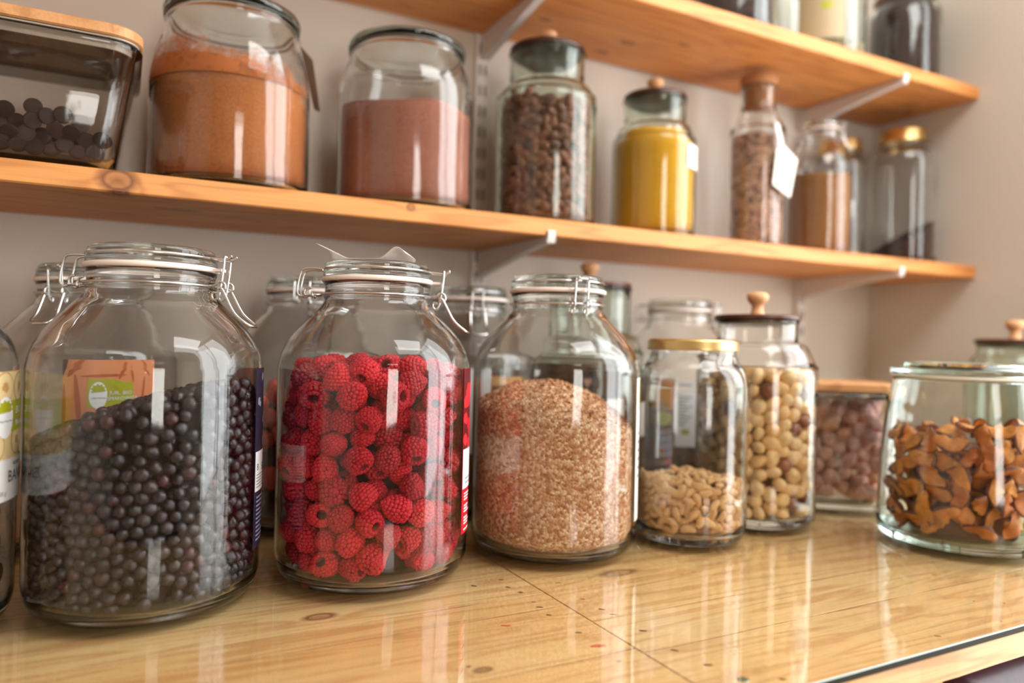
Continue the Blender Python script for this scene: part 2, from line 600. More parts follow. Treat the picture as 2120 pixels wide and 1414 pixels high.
M['banana'] = varied('dried_banana', [(0, srgb(150, 112, 66)), (1, srgb(112, 82, 48))], 0.7, 0.3, 160, 0.4, 0.4, 0.002)
M['strawberry'] = varied('dried_strawberry_skin', [(0, srgb(190, 52, 40)), (0.6, srgb(220, 84, 62)), (1, srgb(150, 40, 38))], 0.6, 0.3, 200, 0.3, 0.3)
M['mango_fruit'] = varied('dried_mango_flesh', [(0, srgb(200, 130, 66)), (1, srgb(166, 98, 48))], 0.6, 0.3, 80, 0.3, 0.3)
M['bran'] = grainy('brown_flakes', srgb(176, 114, 76), srgb(222, 164, 120), srgb(252, 222, 184), 360, 0.9, 0.9, 0.002, 0.12)
M['cocoa'] = grainy('cocoa_powder_orange', srgb(176, 104, 58), srgb(188, 116, 66), srgb(196, 124, 74), 700, 0.95, 0.2, 0.001, 0.12)
M['pink_cocoa'] = grainy('cocoa_powder_rose', srgb(158, 100, 82), srgb(172, 112, 92), srgb(180, 120, 98), 700, 0.95, 0.2, 0.001, 0.12)
M['turmeric'] = grainy('yellow_powder', srgb(246, 166, 34), srgb(250, 176, 44), srgb(252, 186, 60), 700, 0.9, 0.15, 0.001, 0.06)
M['brown_powder'] = grainy('brown_powder', srgb(150, 100, 58), srgb(166, 114, 66), srgb(178, 126, 76), 600, 0.95, 0.2, 0.001, 0.08)
M['black_grain'] = grainy('dark_grains', srgb(46, 32, 30), srgb(66, 46, 42), srgb(104, 66, 52), 420, 0.7, 0.7, 0.002, 0.2)
M['dark_brown_grain'] = grainy('brown_grains', srgb(76, 46, 32), srgb(96, 60, 42), srgb(130, 84, 58), 330, 0.6, 0.7, 0.002, 0.2)
M['nibs'] = grainy('toasted_flakes', srgb(96, 70, 64), srgb(196, 148, 122), srgb(226, 182, 152), 190, 0.8, 0.9, 0.004, 0.2)
M['seed_mix'] = grainy('pale_seed_mix', srgb(120, 98, 74), srgb(168, 146, 112), srgb(206, 188, 152), 300, 0.8, 0.8, 0.002, 0.1)
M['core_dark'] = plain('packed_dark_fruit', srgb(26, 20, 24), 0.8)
M['core_red_shade'] = plain('shaded_red_fruit', srgb(62, 8, 16), 0.8)  # much darker than the berries: shade in the gaps painted into the core
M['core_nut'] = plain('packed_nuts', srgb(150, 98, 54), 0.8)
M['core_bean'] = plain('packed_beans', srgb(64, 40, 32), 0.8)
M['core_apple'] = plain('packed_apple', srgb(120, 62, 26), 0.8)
M['plum'] = varied('plum_film', [(0, srgb(58, 26, 48)), (1, srgb(70, 26, 44))], 0.3, 0.4, 60, 0.3)
M['yellow_pack'] = plain('yellow_wrapper', srgb(232, 178, 50), 0.35)
M['nail_hole'] = plain('nail_hole', srgb(120, 76, 42), 0.9)
M['red_stain'] = plain('berry_juice_stain', srgb(214, 72, 52), 0.5)
M['zinc'] = plain('zinc_screw', srgb(150, 156, 140), 0.3, 0.9)

# ------------------------------------------------------------------ the room
WY, WX = 1.05, 1.408           # back wall face, right wall face
ZF, ZC = -0.9, 1.75            # floor, ceiling
XL, YR = -2.0, -2.2            # left wall, rear wall


def structure(name, boxes, mat):
    b = MB()
    for lo, hi in boxes:
        b.box(lo, hi)
    return tag(b.build(name, M[mat]), kind='structure')


structure('wall_back', [((XL - 0.1, WY, ZF), (WX + 0.1, WY + 0.1, ZC))], 'wall')
structure('wall_left', [((XL - 0.1, YR, ZF), (XL, WY, ZC))], 'wall')
structure('wall_right', [((WX, 0.62, ZF), (WX + 0.14, WY, ZC)), ((WX, YR, ZF), (WX + 0.14, -0.58, ZC)),
                         ((WX, -0.58, 1.70), (WX + 0.14, 0.62, ZC)), ((WX, -0.58, ZF), (WX + 0.14, 0.62, -0.47))], 'wall')
structure('wall_rear', [((XL, YR - 0.1, ZF), (-0.02, YR, ZC)), ((0.62, YR - 0.1, ZF), (WX, YR, ZC)),
                        ((-0.02, YR - 0.1, 1.32), (0.62, YR, ZC)), ((-0.02, YR - 0.1, ZF), (0.62, YR, -0.22))], 'far_wall')
structure('floor', [((XL - 0.1, YR - 0.1, ZF - 0.1), (WX + 0.14, WY + 0.1, ZF))], 'floor')
structure('ceiling', [((XL - 0.1, YR - 0.1, ZC), (WX + 0.14, WY + 0.1, ZC + 0.1))], 'ceiling')
structure('window_1', [((WX + 0.03, -0.58, -0.47), (WX + 0.07, -0.54, 1.70)), ((WX + 0.03, 0.58, -0.47), (WX + 0.07, 0.62, 1.70)),
                       ((WX + 0.03, -0.54, 1.66), (WX + 0.07, 0.58, 1.70)), ((WX + 0.03, -0.54, -0.47), (WX + 0.07, 0.58, -0.43)),
                       ((WX + 0.03, 0.0, -0.43), (WX + 0.07, 0.04, 1.66))], 'frame')
structure('window_2', [((-0.02, YR - 0.07, -0.22), (0.02, YR - 0.03, 1.32)), ((0.58, YR - 0.07, -0.22), (0.62, YR - 0.03, 1.32)),
                       ((0.02, YR - 0.07, 1.28), (0.58, YR - 0.03, 1.32)), ((0.02, YR - 0.07, -0.22), (0.58, YR - 0.03, -0.18)),
                       ((0.02, YR - 0.07, 0.60), (0.58, YR - 0.03, 0.64))], 'frame')

# ------------------------------------------------------------------ counter
PT, PBOT = -0.006, -0.026
counter = thing('countertop', 'pale pine plank countertop under a glass sheet, below the lower shelf', 'countertop')


def plank(x0, x1, y0, y1, z1=PT, z0=PBOT, bev=0.0003):
    g = 0.0009
    x0, x1, y0, y1 = x0 + g, x1 - g, y0 + g, y1 - g
    b = MB()
    n = 24
    rings = []
    for i in range(n + 1):
        x = x0 + (x1 - x0) * i / n
        e0 = y0 + 0.0006 * math.sin(i * 2.3 + y0 * 90)
        e1 = y1 - 0.0006 * math.sin(i * 1.7 + y1 * 70)
        rings.append([(x, e0, z0), (x, e1, z0), (x, e1, z1 - bev), (x, e1 - bev, z1), (x, e0 + bev, z1), (x, e0, z1 - bev)])
    b.loft(rings, smooth=False)
    return fix_normals(b.build('plank', M['plank'], counter))


JX = 0.344
ys_l = [0.338, 0.4455, 0.5445, 0.578, 0.70, 0.82, 0.93, 1.048]
ys_r = [0.338, 0.436, 0.503, 0.615, 0.73, 0.83, 0.94, 1.048]
for a, b_ in zip(ys_l, ys_l[1:]):
    plank(-0.75, JX, a, b_)
for a, b_ in zip(ys_r, ys_r[1:]):
    plank(JX, WX - 0.002, a, b_)
bb = MB()
bb.box((-0.75, 0.47, PBOT - 0.02), (WX - 0.002, 1.048, PBOT - 0.0005))
bb.build('underboard', M['nail_hole'], counter)
marks = [(0.293, 0.622, 4, 2), (0.324, 0.628, 3, 1.6), (0.32, 0.606, 3.4, 2), (0.324, 0.589, 3, 2.6), (0.323, 0.562, 3, 1.2), (0.321, 0.549, 4, 2), (0.319, 0.53, 3, 2),
         (0.321, 0.488, 4, 2), (0.369, 0.598, 3, 1.2), (0.366, 0.551, 3, 1.2), (0.367, 0.523, 4, 1.8), (0.369, 0.509, 4, 1.2), (0.37, 0.47, 4, 2), (0.319, 0.432, 3, 2),
         (0.218, 0.469, 2.5, 1.5), (0.368, 0.43, 4, 2), (0.373, 0.4, 4.5, 2.2), (0.404, 0.361, 3.5, 2), (0.733, 0.465, 3.5, 1), (0.578, 0.363, 3.5, 1.2),
         (0.02, 0.52, 3, 2), (-0.03, 0.515, 2.5, 1.4), (0.69, 0.40, 1.2, 0.8), (0.71, 0.385, 1.0, 0.8), (0.66, 0.36, 1.2, 0.7)]


def blot(name, x, y, a, b_, mat, z=PT + 0.0003, seed=0):
    rnd = random.Random(seed)
    pts = []
    th = rnd.uniform(0.2, 1.0)
    for k in range(12):
        q = 2 * PI * k / 12
        w = rnd.uniform(0.7, 1.15)
        px, py = a * w * math.cos(q), b_ * w * math.sin(q)
        pts.append((x + px * math.cos(th) + py * math.sin(th), y - px * math.sin(th) + py * math.cos(th), z))
    m = MB()
    m.loft([[(p[0], p[1], z - 0.0006) for p in pts], pts], smooth=False)
    return m.build(name, mat, counter)


for i, (x, y, a, b_) in enumerate(marks):
    blot('nail_hole', x, y, a * 0.0008, b_ * 0.0007, M['nail_hole'], seed=i)
blot('juice_stain', 0.321, 0.46, 0.007, 0.0022, M['red_stain'], seed=91)
blot('juice_stain', 0.276, 0.524, 0.004, 0.0012, M['red_stain'], seed=92)
sm = MB()
sm.lathe([(0, PT + 0.0005), (0.003, PT + 0.0006), (0.0042, PT + 0.0003), (0.0042, PT - 0.001)], 20, xf=Matrix.Translation((0.379, 0.372, 0)))
sm.build('screw', M['zinc'], counter)

g = MB()
x0, x1, y0, y1, zt, zb, bv = -0.75, WX - 0.002, 0.338, 1.047, 0.0, PT + 0.0008, 0.0008
v = [(x0, y0, zb), (x1, y0, zb), (x1, y0, zt - bv), (x0, y0, zt - bv), (x0, y0 + bv, zt), (x1, y0 + bv, zt), (x1, y1, zt), (x0, y1, zt), (x0, y1, zb), (x1, y1, zb)]
g.add(v, [(4, 5, 6, 7)], 0, False)
g.add(v, [(8, 9, 1, 0)], 0, False)
g.add(v, [(0, 1, 2, 3), (7, 6, 9, 8), (0, 3, 4, 7, 8), (1, 9, 6, 5, 2)], 1, False)
g.add(v, [(3, 2, 5, 4)], 2, False)
tag(g.build('glass_sheet', [M['table_glass'], M['glass_edge'], M['glass_bevel']]), 'clear glass sheet lying over the plank countertop', 'glass sheet')

# lower deck with the packs that show below the counter edge
ld = MB()
ld.box((-0.75, 0.36, -0.50), (WX - 0.002, WY - 0.002, -0.47))
tag(ld.build('lower_shelf', M['shelf']), 'shelf board under the countertop carrying the dark purple pack', 'shelf')
pk = MB()
rings = []
for i in range(19):
    t = i / 18
    z = -0.4695 + t * 0.4215
    sq = 1 - 0.35 * max(0, t - 0.95) / 0.05
    ring = []
    for (x, y, _) in rrect(0.21, 0.085 * sq, 0.04 * sq, 0, 9):
        bump = 0.008 * math.sin(x * 92 + t * 31) * math.sin(t * 46 + x * 37)
        ring.append((0.838 + x, 0.452 + y * (1 + bump * 7), z))
    rings.append(ring)
pk.loft(rings)
tag(fix_normals(pk.build('berry_pack', M['plum'])), 'dark purple bumpy glossy pack just below the front edge of the counter', 'pack')
yp = MB()
rings = []
for i in range(9):
    t = i / 8
    rings.append([(0.572 + x, 0.425 + y, -0.4695 + t * 0.418) for x, y, _ in rrect(0.046, 0.055 * (1 - 0.2 * t ** 3), 0.012 * (1 - 0.6 * t), 0, 5)])
yp.loft(rings)
tag(fix_normals(yp.build('yellow_pack', M['yellow_pack'])), 'yellow pack beside the dark purple one under the counter edge', 'pack')

# ------------------------------------------------------------------ shelves, rails, brackets
SH1B, SH1T, SH2B, SH2T = 0.358, 0.380, 0.6925, 0.7145
SYF, SYB = 0.826, 1.0365


def shelf(name, z0, z1, label):
    b = MB()
    bev = 0.0016
    rings = []
    for i in range(40):
        x = -0.75 + (WX - 0.001 + 0.75) * i / 39
        rings.append([(x, SYF, z0 + bev), (x, SYF + bev, z0), (x, SYB, z0), (x, SYB, z1), (x, SYF + bev, z1), (x, SYF, z1 - bev)])
    b.loft(rings, smooth=False)
    return tag(fix_normals(b.build(name, M['shelf'])), label, 'shelf')


shelf('pine_shelf', SH1B, SH1T, 'lower pine wall shelf holding the cocoa powder jars')
shelf('pine_shelf', SH2B, SH2T, 'upper pine wall shelf seen from below at the top of the picture')


def rail(x, label):
    b = MB()
    w = 0.011
    b.box((x - w, WY - 0.0115, -0.02), (x + w, WY - 0.0005, 1.1))
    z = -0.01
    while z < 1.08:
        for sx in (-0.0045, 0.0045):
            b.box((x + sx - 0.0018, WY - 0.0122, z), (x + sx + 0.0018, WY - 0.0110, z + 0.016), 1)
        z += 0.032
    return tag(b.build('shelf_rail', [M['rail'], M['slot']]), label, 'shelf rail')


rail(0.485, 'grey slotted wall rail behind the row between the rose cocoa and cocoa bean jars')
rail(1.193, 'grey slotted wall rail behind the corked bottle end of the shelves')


def bracket(x, ztop, label):
    """channel bracket: deep at the wall, sweeping down to a short upturned tip"""
    b = MB()
    w = 0.0065
    up_, lo_ = [], []
    for i in range(15):
        t = i / 14
        y = 1.037 - t * 0.205
        d = 0.009 + 0.030 * (1 - t) ** 1.25
        up_.append((y, ztop - 0.0004))
        lo_.append((y, ztop - d))
    tip = [(0.826, ztop - 0.009), (0.8235, ztop - 0.002), (0.8235, ztop + 0.006), (0.8253, ztop + 0.006), (0.8256, ztop - 0.0004)]
    poly = lo_ + tip + up_[::-1]
    n = len(poly)
    for s in (-1, 1):
        xa, xb = x + s * w, x + s * (w - 0.0012)
        v = [(xa, y, z) for y, z in poly] + [(xb, y, z) for y, z in poly]
        b.add(v, [tuple(range(n)), tuple(range(2 * n - 1, n - 1, -1))] + [(i, (i + 1) % n, n + (i + 1) % n, n + i) for i in range(n)], 0, False)
    lo2 = lo_ + tip[:3]
    v = [(x - w, y, z) for y, z in lo2] + [(x + w, y, z) for y, z in lo2] + [(x - w, y + 0.0006, z + 0.0012) for y, z in lo2] + [(x + w, y + 0.0006, z + 0.0012) for y, z in lo2]
    k = len(lo2)
    b.add(v, [(i, i + 1, k + i + 1, k + i) for i in range(k - 1)] + [(2 * k + i, 3 * k + i, 3 * k + i + 1, 2 * k + i + 1) for i in range(k - 1)], 0, False)
    return tag(fix_normals(b.build('shelf_bracket', M['rail'])), label, 'bracket')


bracket(0.488, SH1B, 'grey bracket under the lower shelf above the bran jar')
bracket(1.192, SH1B, 'grey bracket under the lower shelf near its right end')
bracket(0.488, SH2B, 'grey bracket under the upper shelf above the cocoa bean jar')
bracket(1.192, SH2B, 'grey bracket under the upper shelf beside the corked bottle')


# ------------------------------------------------------------------ labels wrapped on a jar
def text_polys(txt, size):
    c = bpy.data.curves.new('lettering', 'FONT')
    c.body = txt
    c.size = size
    c.resolution_u = 2
    o = bpy.data.objects.new('lettering', c)
    COL.objects.link(o)
    dg = bpy.context.evaluated_depsgraph_get()
    me = bpy.data.meshes.new_from_object(o.evaluated_get(dg))
    out = ([tuple(v.co[:2]) for v in me.vertices], [tuple(p.vertices) for p in me.polygons])
    bpy.data.objects.remove(o)
    bpy.data.curves.remove(c)
    bpy.data.meshes.remove(me)
    return out


class Label:
    """flat artwork in (s, z) millimetre-true metres, wrapped round a cylinder of radius R about the jar axis; s = 0 at angle a0"""

    def __init__(self, R, a0, rfun=None):
        self.R, self.a0, self.mb, self.mats, self.rfun = R, a0, MB(), [], rfun

    def mi(self, key):
        if key not in self.mats:
            self.mats.append(key)
        return self.mats.index(key)

    def P(self, s, z, off):
        a = self.a0 + s / self.R
        r = (self.rfun(z) if self.rfun else self.R) + off
        return (r * math.cos(a), r * math.sin(a), z)

    def rect(self, s0, s1, z0, z1, mat, layer=0):
        n = max(1, int(abs(s1 - s0) / 0.004))
        off = 0.0006 + 0.00012 * layer
        v = [self.P(s0 + (s1 - s0) * i / n, z, off) for z in (z0, z1) for i in range(n + 1)]
        f = [(i, i + 1, n + 2 + i, n + 1 + i) for i in range(n)]
        if layer == 0:      # the label sheet itself has a thickness
            b = len(v)
            v += [self.P(s0 + (s1 - s0) * i / n, z, 0.0003) for z in (z0, z1) for i in range(n + 1)]
            f += [(b + i + 1, b + i, b + n + 1 + i, b + n + 2 + i) for i in range(n)]
            f += [(i + 1, i, b + i, b + i + 1) for i in range(n)] + [(n + 1 + i, n + 2 + i, b + n + 2 + i, b + n + 1 + i) for i in range(n)]
            f += [(0, n + 1, b + n + 1, b), (n, b + n, b + 2 * n + 1, 2 * n + 1)]
        self.mb.add(v, f, self.mi(mat), False)

    def poly(self, pts, mat, layer=1):
        """polygon cut into narrow upright strips so that it follows the curve of the jar"""
        off = 0.0006 + 0.00012 * layer

        def clip(poly, lim, keep_less):
            out = []
            for (a, b) in zip(poly, poly[1:] + poly[:1]):
                ia = (a[0] <= lim) == keep_less
                ib = (b[0] <= lim) == keep_less
                if ia:
                    out.append(a)
                if ia != ib:
                    t = (lim - a[0]) / (b[0] - a[0])
                    out.append((lim, a[1] + (b[1] - a[1]) * t))
            return out
        s0, s1 = min(p[0] for p in pts), max(p[0] for p in pts)
        n = max(1, int((s1 - s0) / 0.004))
        for i in range(n):
            q = clip(clip(list(pts), s0 + (s1 - s0) * (i + 1) / n + 1e-9, True), s0 + (s1 - s0) * i / n - 1e-9, False)
            if len(q) >= 3:
                self.mb.add([self.P(s, z, off) for s, z in q], [tuple(range(len(q)))], self.mi(mat), False)

    def disc(self, s, z, a, b, mat, layer=1, rot=0, rag=0, seed=1):
        rnd = random.Random(seed)
        pts = []
        for k in range(24):
            q = 2 * PI * k / 24
            w = 1 + rnd.uniform(-rag, rag)
            x, y = a * w * math.cos(q), b * w * math.sin(q)
            pts.append((s + x * math.cos(rot) - y * math.sin(rot), z + x * math.sin(rot) + y * math.cos(rot)))
        self.poly(pts, mat, layer)

    def text(self, txt, s, z, size, mat, layer=3):
        v, f = text_polys(txt, size)
        off = 0.0006 + 0.00012 * layer
        self.mb.add([self.P(s + x, z + y, off) for x, y in v], f, self.mi(mat), False)

    def emblem(self, s, z, w, h, layer=2):
        """white egg shape with a leafy olive crown"""
        self.disc(s, z, w, h, 'white_print', layer)
        pts = []
        for k in range(14):
            q = PI * (1.15 - 1.3 * k / 13)
            rr = 0.66 if k % 2 else 0.92
            pts.append((s + w * rr * math.cos(q), z + h * 0.42 + h * 0.5 * rr * math.sin(q)))
        self.poly(pts, 'olive', layer + 1)
        self.text('~~~~', s - w * 0.7, z - h * 0.35, w * 0.9, 'grey_ink', layer + 2)

    def build(self, parent, rz):
        o = self.mb.build('label', [M[k] for k in self.mats], parent)
        o.rotation_euler = (0, 0, -rz)
        return o


# ------------------------------------------------------------------ clip-top jar
CLIP_OUT = [(0, 0.004), (0.055, 0.0032), (0.072, 0.0012), (0.0765, 0.0), (0.0815, 0.0012), (0.0866, 0.0068), (0.0895, 0.016), (0.0905, 0.030), (0.0905, 0.110), (0.0905, 0.184),
            (0.0897, 0.196), (0.0868, 0.208), (0.0815, 0.2185), (0.0735, 0.2285), (0.0640, 0.2385), (0.0560, 0.2470), (0.0515, 0.2525), (0.0496, 0.2560)]
CLIP_NECK = [(0.0496, 0.2560), (0.0507, 0.2585), (0.0507, 0.2612), (0.0494, 0.2630), (0.0494, 0.2680), (0.0505, 0.2700), (0.0509, 0.2730)]
CLIP_IN = [(0.0456, 0.2730), (0.0452, 0.2560), (0.0475, 0.2500), (0.0530, 0.2440), (0.0610, 0.2355), (0.0710, 0.2250), (0.0790, 0.2150), (0.0840, 0.2060), (0.0866, 0.1950),
           (0.0873, 0.184), (0.0873, 0.110), (0.0873, 0.029), (0.0862, 0.017), (0.0830, 0.0105), (0.0760, 0.0076), (0.055, 0.0068), (0, 0.0066)]
R_IN = 0.0868


def lev(pts):
    return [Vector(p) for p in pts]


def make_clip_jar(lever_len=0.025, lever_drop=0.029):
    root = thing('clip_top_jar', '', 'jar')
    b = MB()
    prof = smooth_prof(CLIP_OUT, 3) + CLIP_NECK[1:] + smooth_prof(CLIP_IN, 3)
    b.lathe(prof, 96, matf=lambda z, r: 1 if (z < 0.0105) else 0)
    fix_normals(b.build('glass_body', [M['glass'], M['solid']], root))
    lid = MB()
    lid.lathe([(0, 0.2765), (0.044, 0.2765), (0.0445, 0.2772), (0.0502, 0.2772), (0.0510, 0.2780), (0.0510, 0.2815), (0.0500, 0.2832), (0.0486, 0.2838), (0.0488, 0.2852), (0.0496, 0.2875),
               (0.0490, 0.2905), (0.0472, 0.2920), (0.0448, 0.2918), (0.0430, 0.2900), (0.030, 0.2890), (0, 0.2888)], 72)
    fix_normals(lid.build('glass_lid', M['solid'], root))
    ga = MB()
    ga.lathe([(0.0450, 0.2733), (0.0516, 0.2732), (0.0526, 0.2742), (0.0528, 0.2756), (0.0524, 0.2772), (0.0513, 0.2778), (0.0512, 0.2768), (0.0450, 0.2763)], 64, closed=True)
    ga.box((0.0505, -0.005, 0.2740), (0.0600, 0.005, 0.2764))
    fix_normals(ga.build('rubber_gasket', M['gasket'], root))
    WR = 0.0011
    R1, R2 = 0.0505, 0.0518
    # wire round the lid: ring, an eye reaching out on the clasp side, a long loop out to the hinge side
    a = MB()
    zl = 0.2850
    a.tube([(R1 * math.cos(q), R1 * math.sin(q), zl) for q in [2 * PI * k / 40 for k in range(40)]], WR, closed=True, smooth_n=1)
    a.tube([(0.0500, 0.006, zl), (0.056, 0.006, zl - 0.0005), (0.064, 0.006, zl - 0.001), (0.069, 0.006, zl + 0.0025)], WR)
    a.tube([(0.0500, -0.006, zl), (0.056, -0.006, zl - 0.0005), (0.064, -0.006, zl - 0.001), (0.069, -0.006, zl + 0.0025)], WR)
    a.build('lid_wire', M['steel'], root)
    h = MB()
    for s in (-1, 1):
        h.tube([(-0.0500, 0.0085 * s, zl), (-0.060, 0.0085 * s, zl + 0.0006), (-0.0685, 0.0085 * s, zl - 0.0005), (-0.0712, 0.0085 * s, zl - 0.005), (-0.0735, 0.0085 * s, zl - 0.015),
                (-0.0738, 0.0085 * s, zl - 0.0225), (-0.0710, 0.0085 * s, zl - 0.0260), (-0.0665, 0.0085 * s, zl - 0.0250)], WR)
    h.tube([(-0.0665, -0.010, zl - 0.0245), (-0.0665, 0.010, zl - 0.0245)], WR, smooth_n=1)
    h.build('hinge_wire', M['steel'], root)
    n = MB()
    zn = 0.2618
    n.tube([(R2 * math.cos(q), R2 * math.sin(q), zn - 0.0005) for q in [2 * PI * k / 40 for k in range(40)]], WR, closed=True, smooth_n=1)
    for s in (-1, 1):
        n.tube([(-0.0512, 0.004 * s, zn), (-0.058, 0.006 * s, zn - 0.0008), (-0.0670, 0.0065 * s, zn - 0.001), (-0.0668, 0.0065 * s, zn + 0.0045), (-0.0630, 0.0065 * s, zn + 0.0065)], WR)
        n.tube([(-0.0600, 0.0065 * s + 0.0022 * math.cos(q), zn - 0.001 + 0.0024 * math.sin(q)) for q in [2 * PI * k / 8 for k in range(8)]], WR * 0.9, closed=True, smooth_n=2)
        # eyelets on the clasp side
        n.tube([(0.0512, 0.0075 * s, zn), (0.0560, 0.0085 * s, zn + 0.0005), (0.0600, 0.0085 * s, zn + 0.0035), (0.0640, 0.0085 * s, zn + 0.0020), (0.0650, 0.0085 * s, zn - 0.0020), (0.0620, 0.0085 * s, zn - 0.0045), (0.0585, 0.0085 * s, zn - 0.0030)], WR)
    n.build('neck_wire', M['steel'], root)
    c = MB()
    zt = zl + 0.0012
    for s in (-1, 1):
        c.tube([(0.0632, 0.0068 * s, zt), (0.0626, 0.0070 * s, 0.2760), (0.0605, 0.0072 * s, 0.2600), (0.0590, 0.0072 * s, 0.2530), (0.0560, 0.0072 * s, 0.2500), (0.0535, 0.0072 * s, 0.2520), (0.0540, 0.0072 * s, 0.2560), (0.0575, 0.0072 * s, 0.2560)], WR)
    c.tube([(0.0632, -0.0068, zt), (0.0634, 0.0068, zt)], WR, smooth_n=1)
    c.build('clasp_loop', M['steel'], root)
    l = MB()
    x0, z0 = 0.0620, 0.2575
    x1, z1 = x0 + lever_len * 0.45, z0 - lever_drop * 0.62
    x2, z2 = x0 + lever_len, z0 - lever_drop
    l.tube([(0.0590, -0.0095, 0.2595), (x0, -0.0095, z0 + 0.002), (x0 + 0.003, -0.0095, z0 - 0.003), (x1, -0.010, z1), (x2 - 0.004, -0.010, z2 + 0.0025), (x2, -0.0055, z2), (x2 + 0.0005, 0, z2), (x2, 0.0055, z2),
            (x2 - 0.004, 0.010, z2 + 0.0025), (x1, 0.010, z1), (x0 + 0.003, 0.0095, z0 - 0.003), (x0, 0.0095, z0 + 0.002), (0.0590, 0.0095, 0.2595)], WR * 1.15)
    l.build('clasp_lever', M['steel'], root)
    return root


proto_clip = make_clip_jar()
_used = [False]


def clip_jar(x, y, deg, label):
    o = copy_tree(proto_clip) if _used[0] else proto_clip
    _used[0] = True
    o.location = (x, y, 0)
    o.rotation_euler = (0, 0, math.radians(deg))
    o['label'] = label
    return o


D = math.radians
BLUE, RASP, BRAN = (0.023, 0.701), (0.218, 0.695), (0.423, 0.699)
BAN, MANGO, STRAW, CLIP6, LAB9 = (-0.160, 0.690), (-0.031, 0.935), (0.205, 0.925), (0.420, 0.925), (0.792, 0.930)
j_blue = clip_jar(*BLUE, -28, 'large clip-top glass jar half full of dark blueberries')
j_rasp = clip_jar(*RASP, -22, 'large clip-top glass jar full of red raspberries, crumpled paper on its lid')
j_bran = clip_jar(*BRAN, -98, 'large clip-top glass jar of brown flakes, clasp facing the front')
for ch in [c for c in SC.objects if c.parent == j_bran and c.name.startswith('clasp_lever')]:
    bpy.data.objects.remove(ch)
j_ban = clip_jar(*BAN, -40, 'large clip-top glass jar with a banana label, cut off by the left picture edge')
j_mango = clip_jar(*MANGO, -118, 'clip-top glass jar with an orange label behind the blueberry jar')
j_straw = clip_jar(*STRAW, 70, 'clip-top glass jar of red dried strawberries behind the raspberry jar')
j_c6 = clip_jar(*CLIP6, -105, 'clip-top glass jar with white label behind the brown flakes jar')
j_l9 = clip_jar(*LAB9, -62, 'clip-top glass jar with printed labels behind the gold-lidded peanut jar')
RO = 0.0905

# labels -------------------------------------------------------------
lb = Label(RO, D(-70))
lb.rect(-0.055, 0.135, 0.094, 0.190, 'cream')
for i, (s, z, a) in enumerate(((0.078, 0.181, 0.0125), (0.052, 0.176, 0.013), (0.104, 0.178, 0.013), (0.066, 0.135, 0.013), (0.1, 0.138, 0.012), (0.04, 0.14, 0.012))):
    lb.disc(s, min(z, 0.1785), a, min(a, 0.0115), 'cream_dark', 1, seed=i)
    lb.disc(s, min(z, 0.1785), a * 0.9, min(a, 0.0115) * 0.9, 'cream', 2, rag=0.04, seed=i)
    lb.disc(s, min(z, 0.1785), a * 0.35, a * 0.3, 'cream_dark', 3, rag=0.25, seed=i + 9)
lb.poly([(-0.055, 0.142), (0.135, 0.146), (0.135, 0.171), (0.1, 0.168), (-0.055, 0.170)], 'olive', 4)
lb.emblem(0.078, 0.156, 0.0115, 0.0155, 5)
lb.text('BIO', 0.094, 0.158, 0.008, 'white_print', 7)
lb.text('BANAN', 0.094, 0.149, 0.006, 'white_print', 7)
lb.rect(-0.055, 0.135, 0.094, 0.125, 'white_print', 4)
lb.text('suszone', 0.091, 0.1195, 0.005, 'ink', 6)
lb.text('BANANY', 0.083, 0.1075, 0.0125, 'ink', 6)
lb.text('200 g', 0.070, 0.0985, 0.005, 'grey_ink', 6)
lb.build(j_ban, D(-40))

lb = Label(RO, D(-29.5))
lb.rect(0, 0.11, 0.040, 0.1925, 'navy')
rnd = random.Random(3)
for i in range(40):
    lb.disc(rnd.uniform(0.003, 0.10), rnd.uniform(0.128, 0.188), 0.0035, 0.0035, rnd.choice(['lilac', 'ink', 'ink']), 1, rag=0.2, seed=i)
lb.rect(0.0005, 0.1095, 0.088, 0.122, 'white_print', 2)
lb.text('B', 0.004, 0.106, 0.008, 'ink', 3)
lb.text('BIO', 0.020, 0.104, 0.010, 'ink', 3)
for k in range(5):
    lb.rect(0.003, 0.030 - 0.003 * (k % 3), 0.1015 - 0.0026 * k, 0.1025 - 0.0026 * k, 'grey_ink', 3)
for k in range(11):
    lb.rect(0.004, 0.030 - 0.004 * (k % 4), 0.082 - 0.0036 * k, 0.0836 - 0.0036 * k, 'lilac', 3)
lb.build(j_blue, D(-28))

lb = Label(RO, D(-44.6))
lb.rect(0, 0.11, 0.040, 0.1945, 'red_print')
lb.rect(0.0003, 0.1097, 0.119, 0.1943, 'red_dark', 1)
for i in range(34):
    lb.disc(rnd.uniform(0.004, 0.10), rnd.uniform(0.124, 0.188), 0.0062, 0.0055, rnd.choice(['red_bright', 'red_print', 'red_bright']), 2, rag=0.15, seed=i)
lb.rect(0.0003, 0.1097, 0.082, 0.119, 'white_print', 3)
for k in range(2):
    lb.rect(0.006, 0.026, 0.0865 + 0.004 * k, 0.088 + 0.004 * k, 'grey_ink', 4)
for k in range(13):
    if k % 4 != 3:
        lb.rect(0.005, 0.024 - 0.003 * (k % 3), 0.0765 - 0.0028 * k, 0.0780 - 0.0028 * k, 'white_print', 3)
lb.build(j_rasp, D(-22))

lb = Label(RO, D(-52))
lb.rect(0, 0.075, 0.035, 0.185, 'paper')
lb.rect(0.012, 0.07, 0.150, 0.184, 'olive', 1)
for k in range(6):
    lb.rect(0.006, 0.05, 0.125 - 0.009 * k, 0.128 - 0.009 * k, 'grey_ink', 1)
lb.build(j_bran, D(-98))

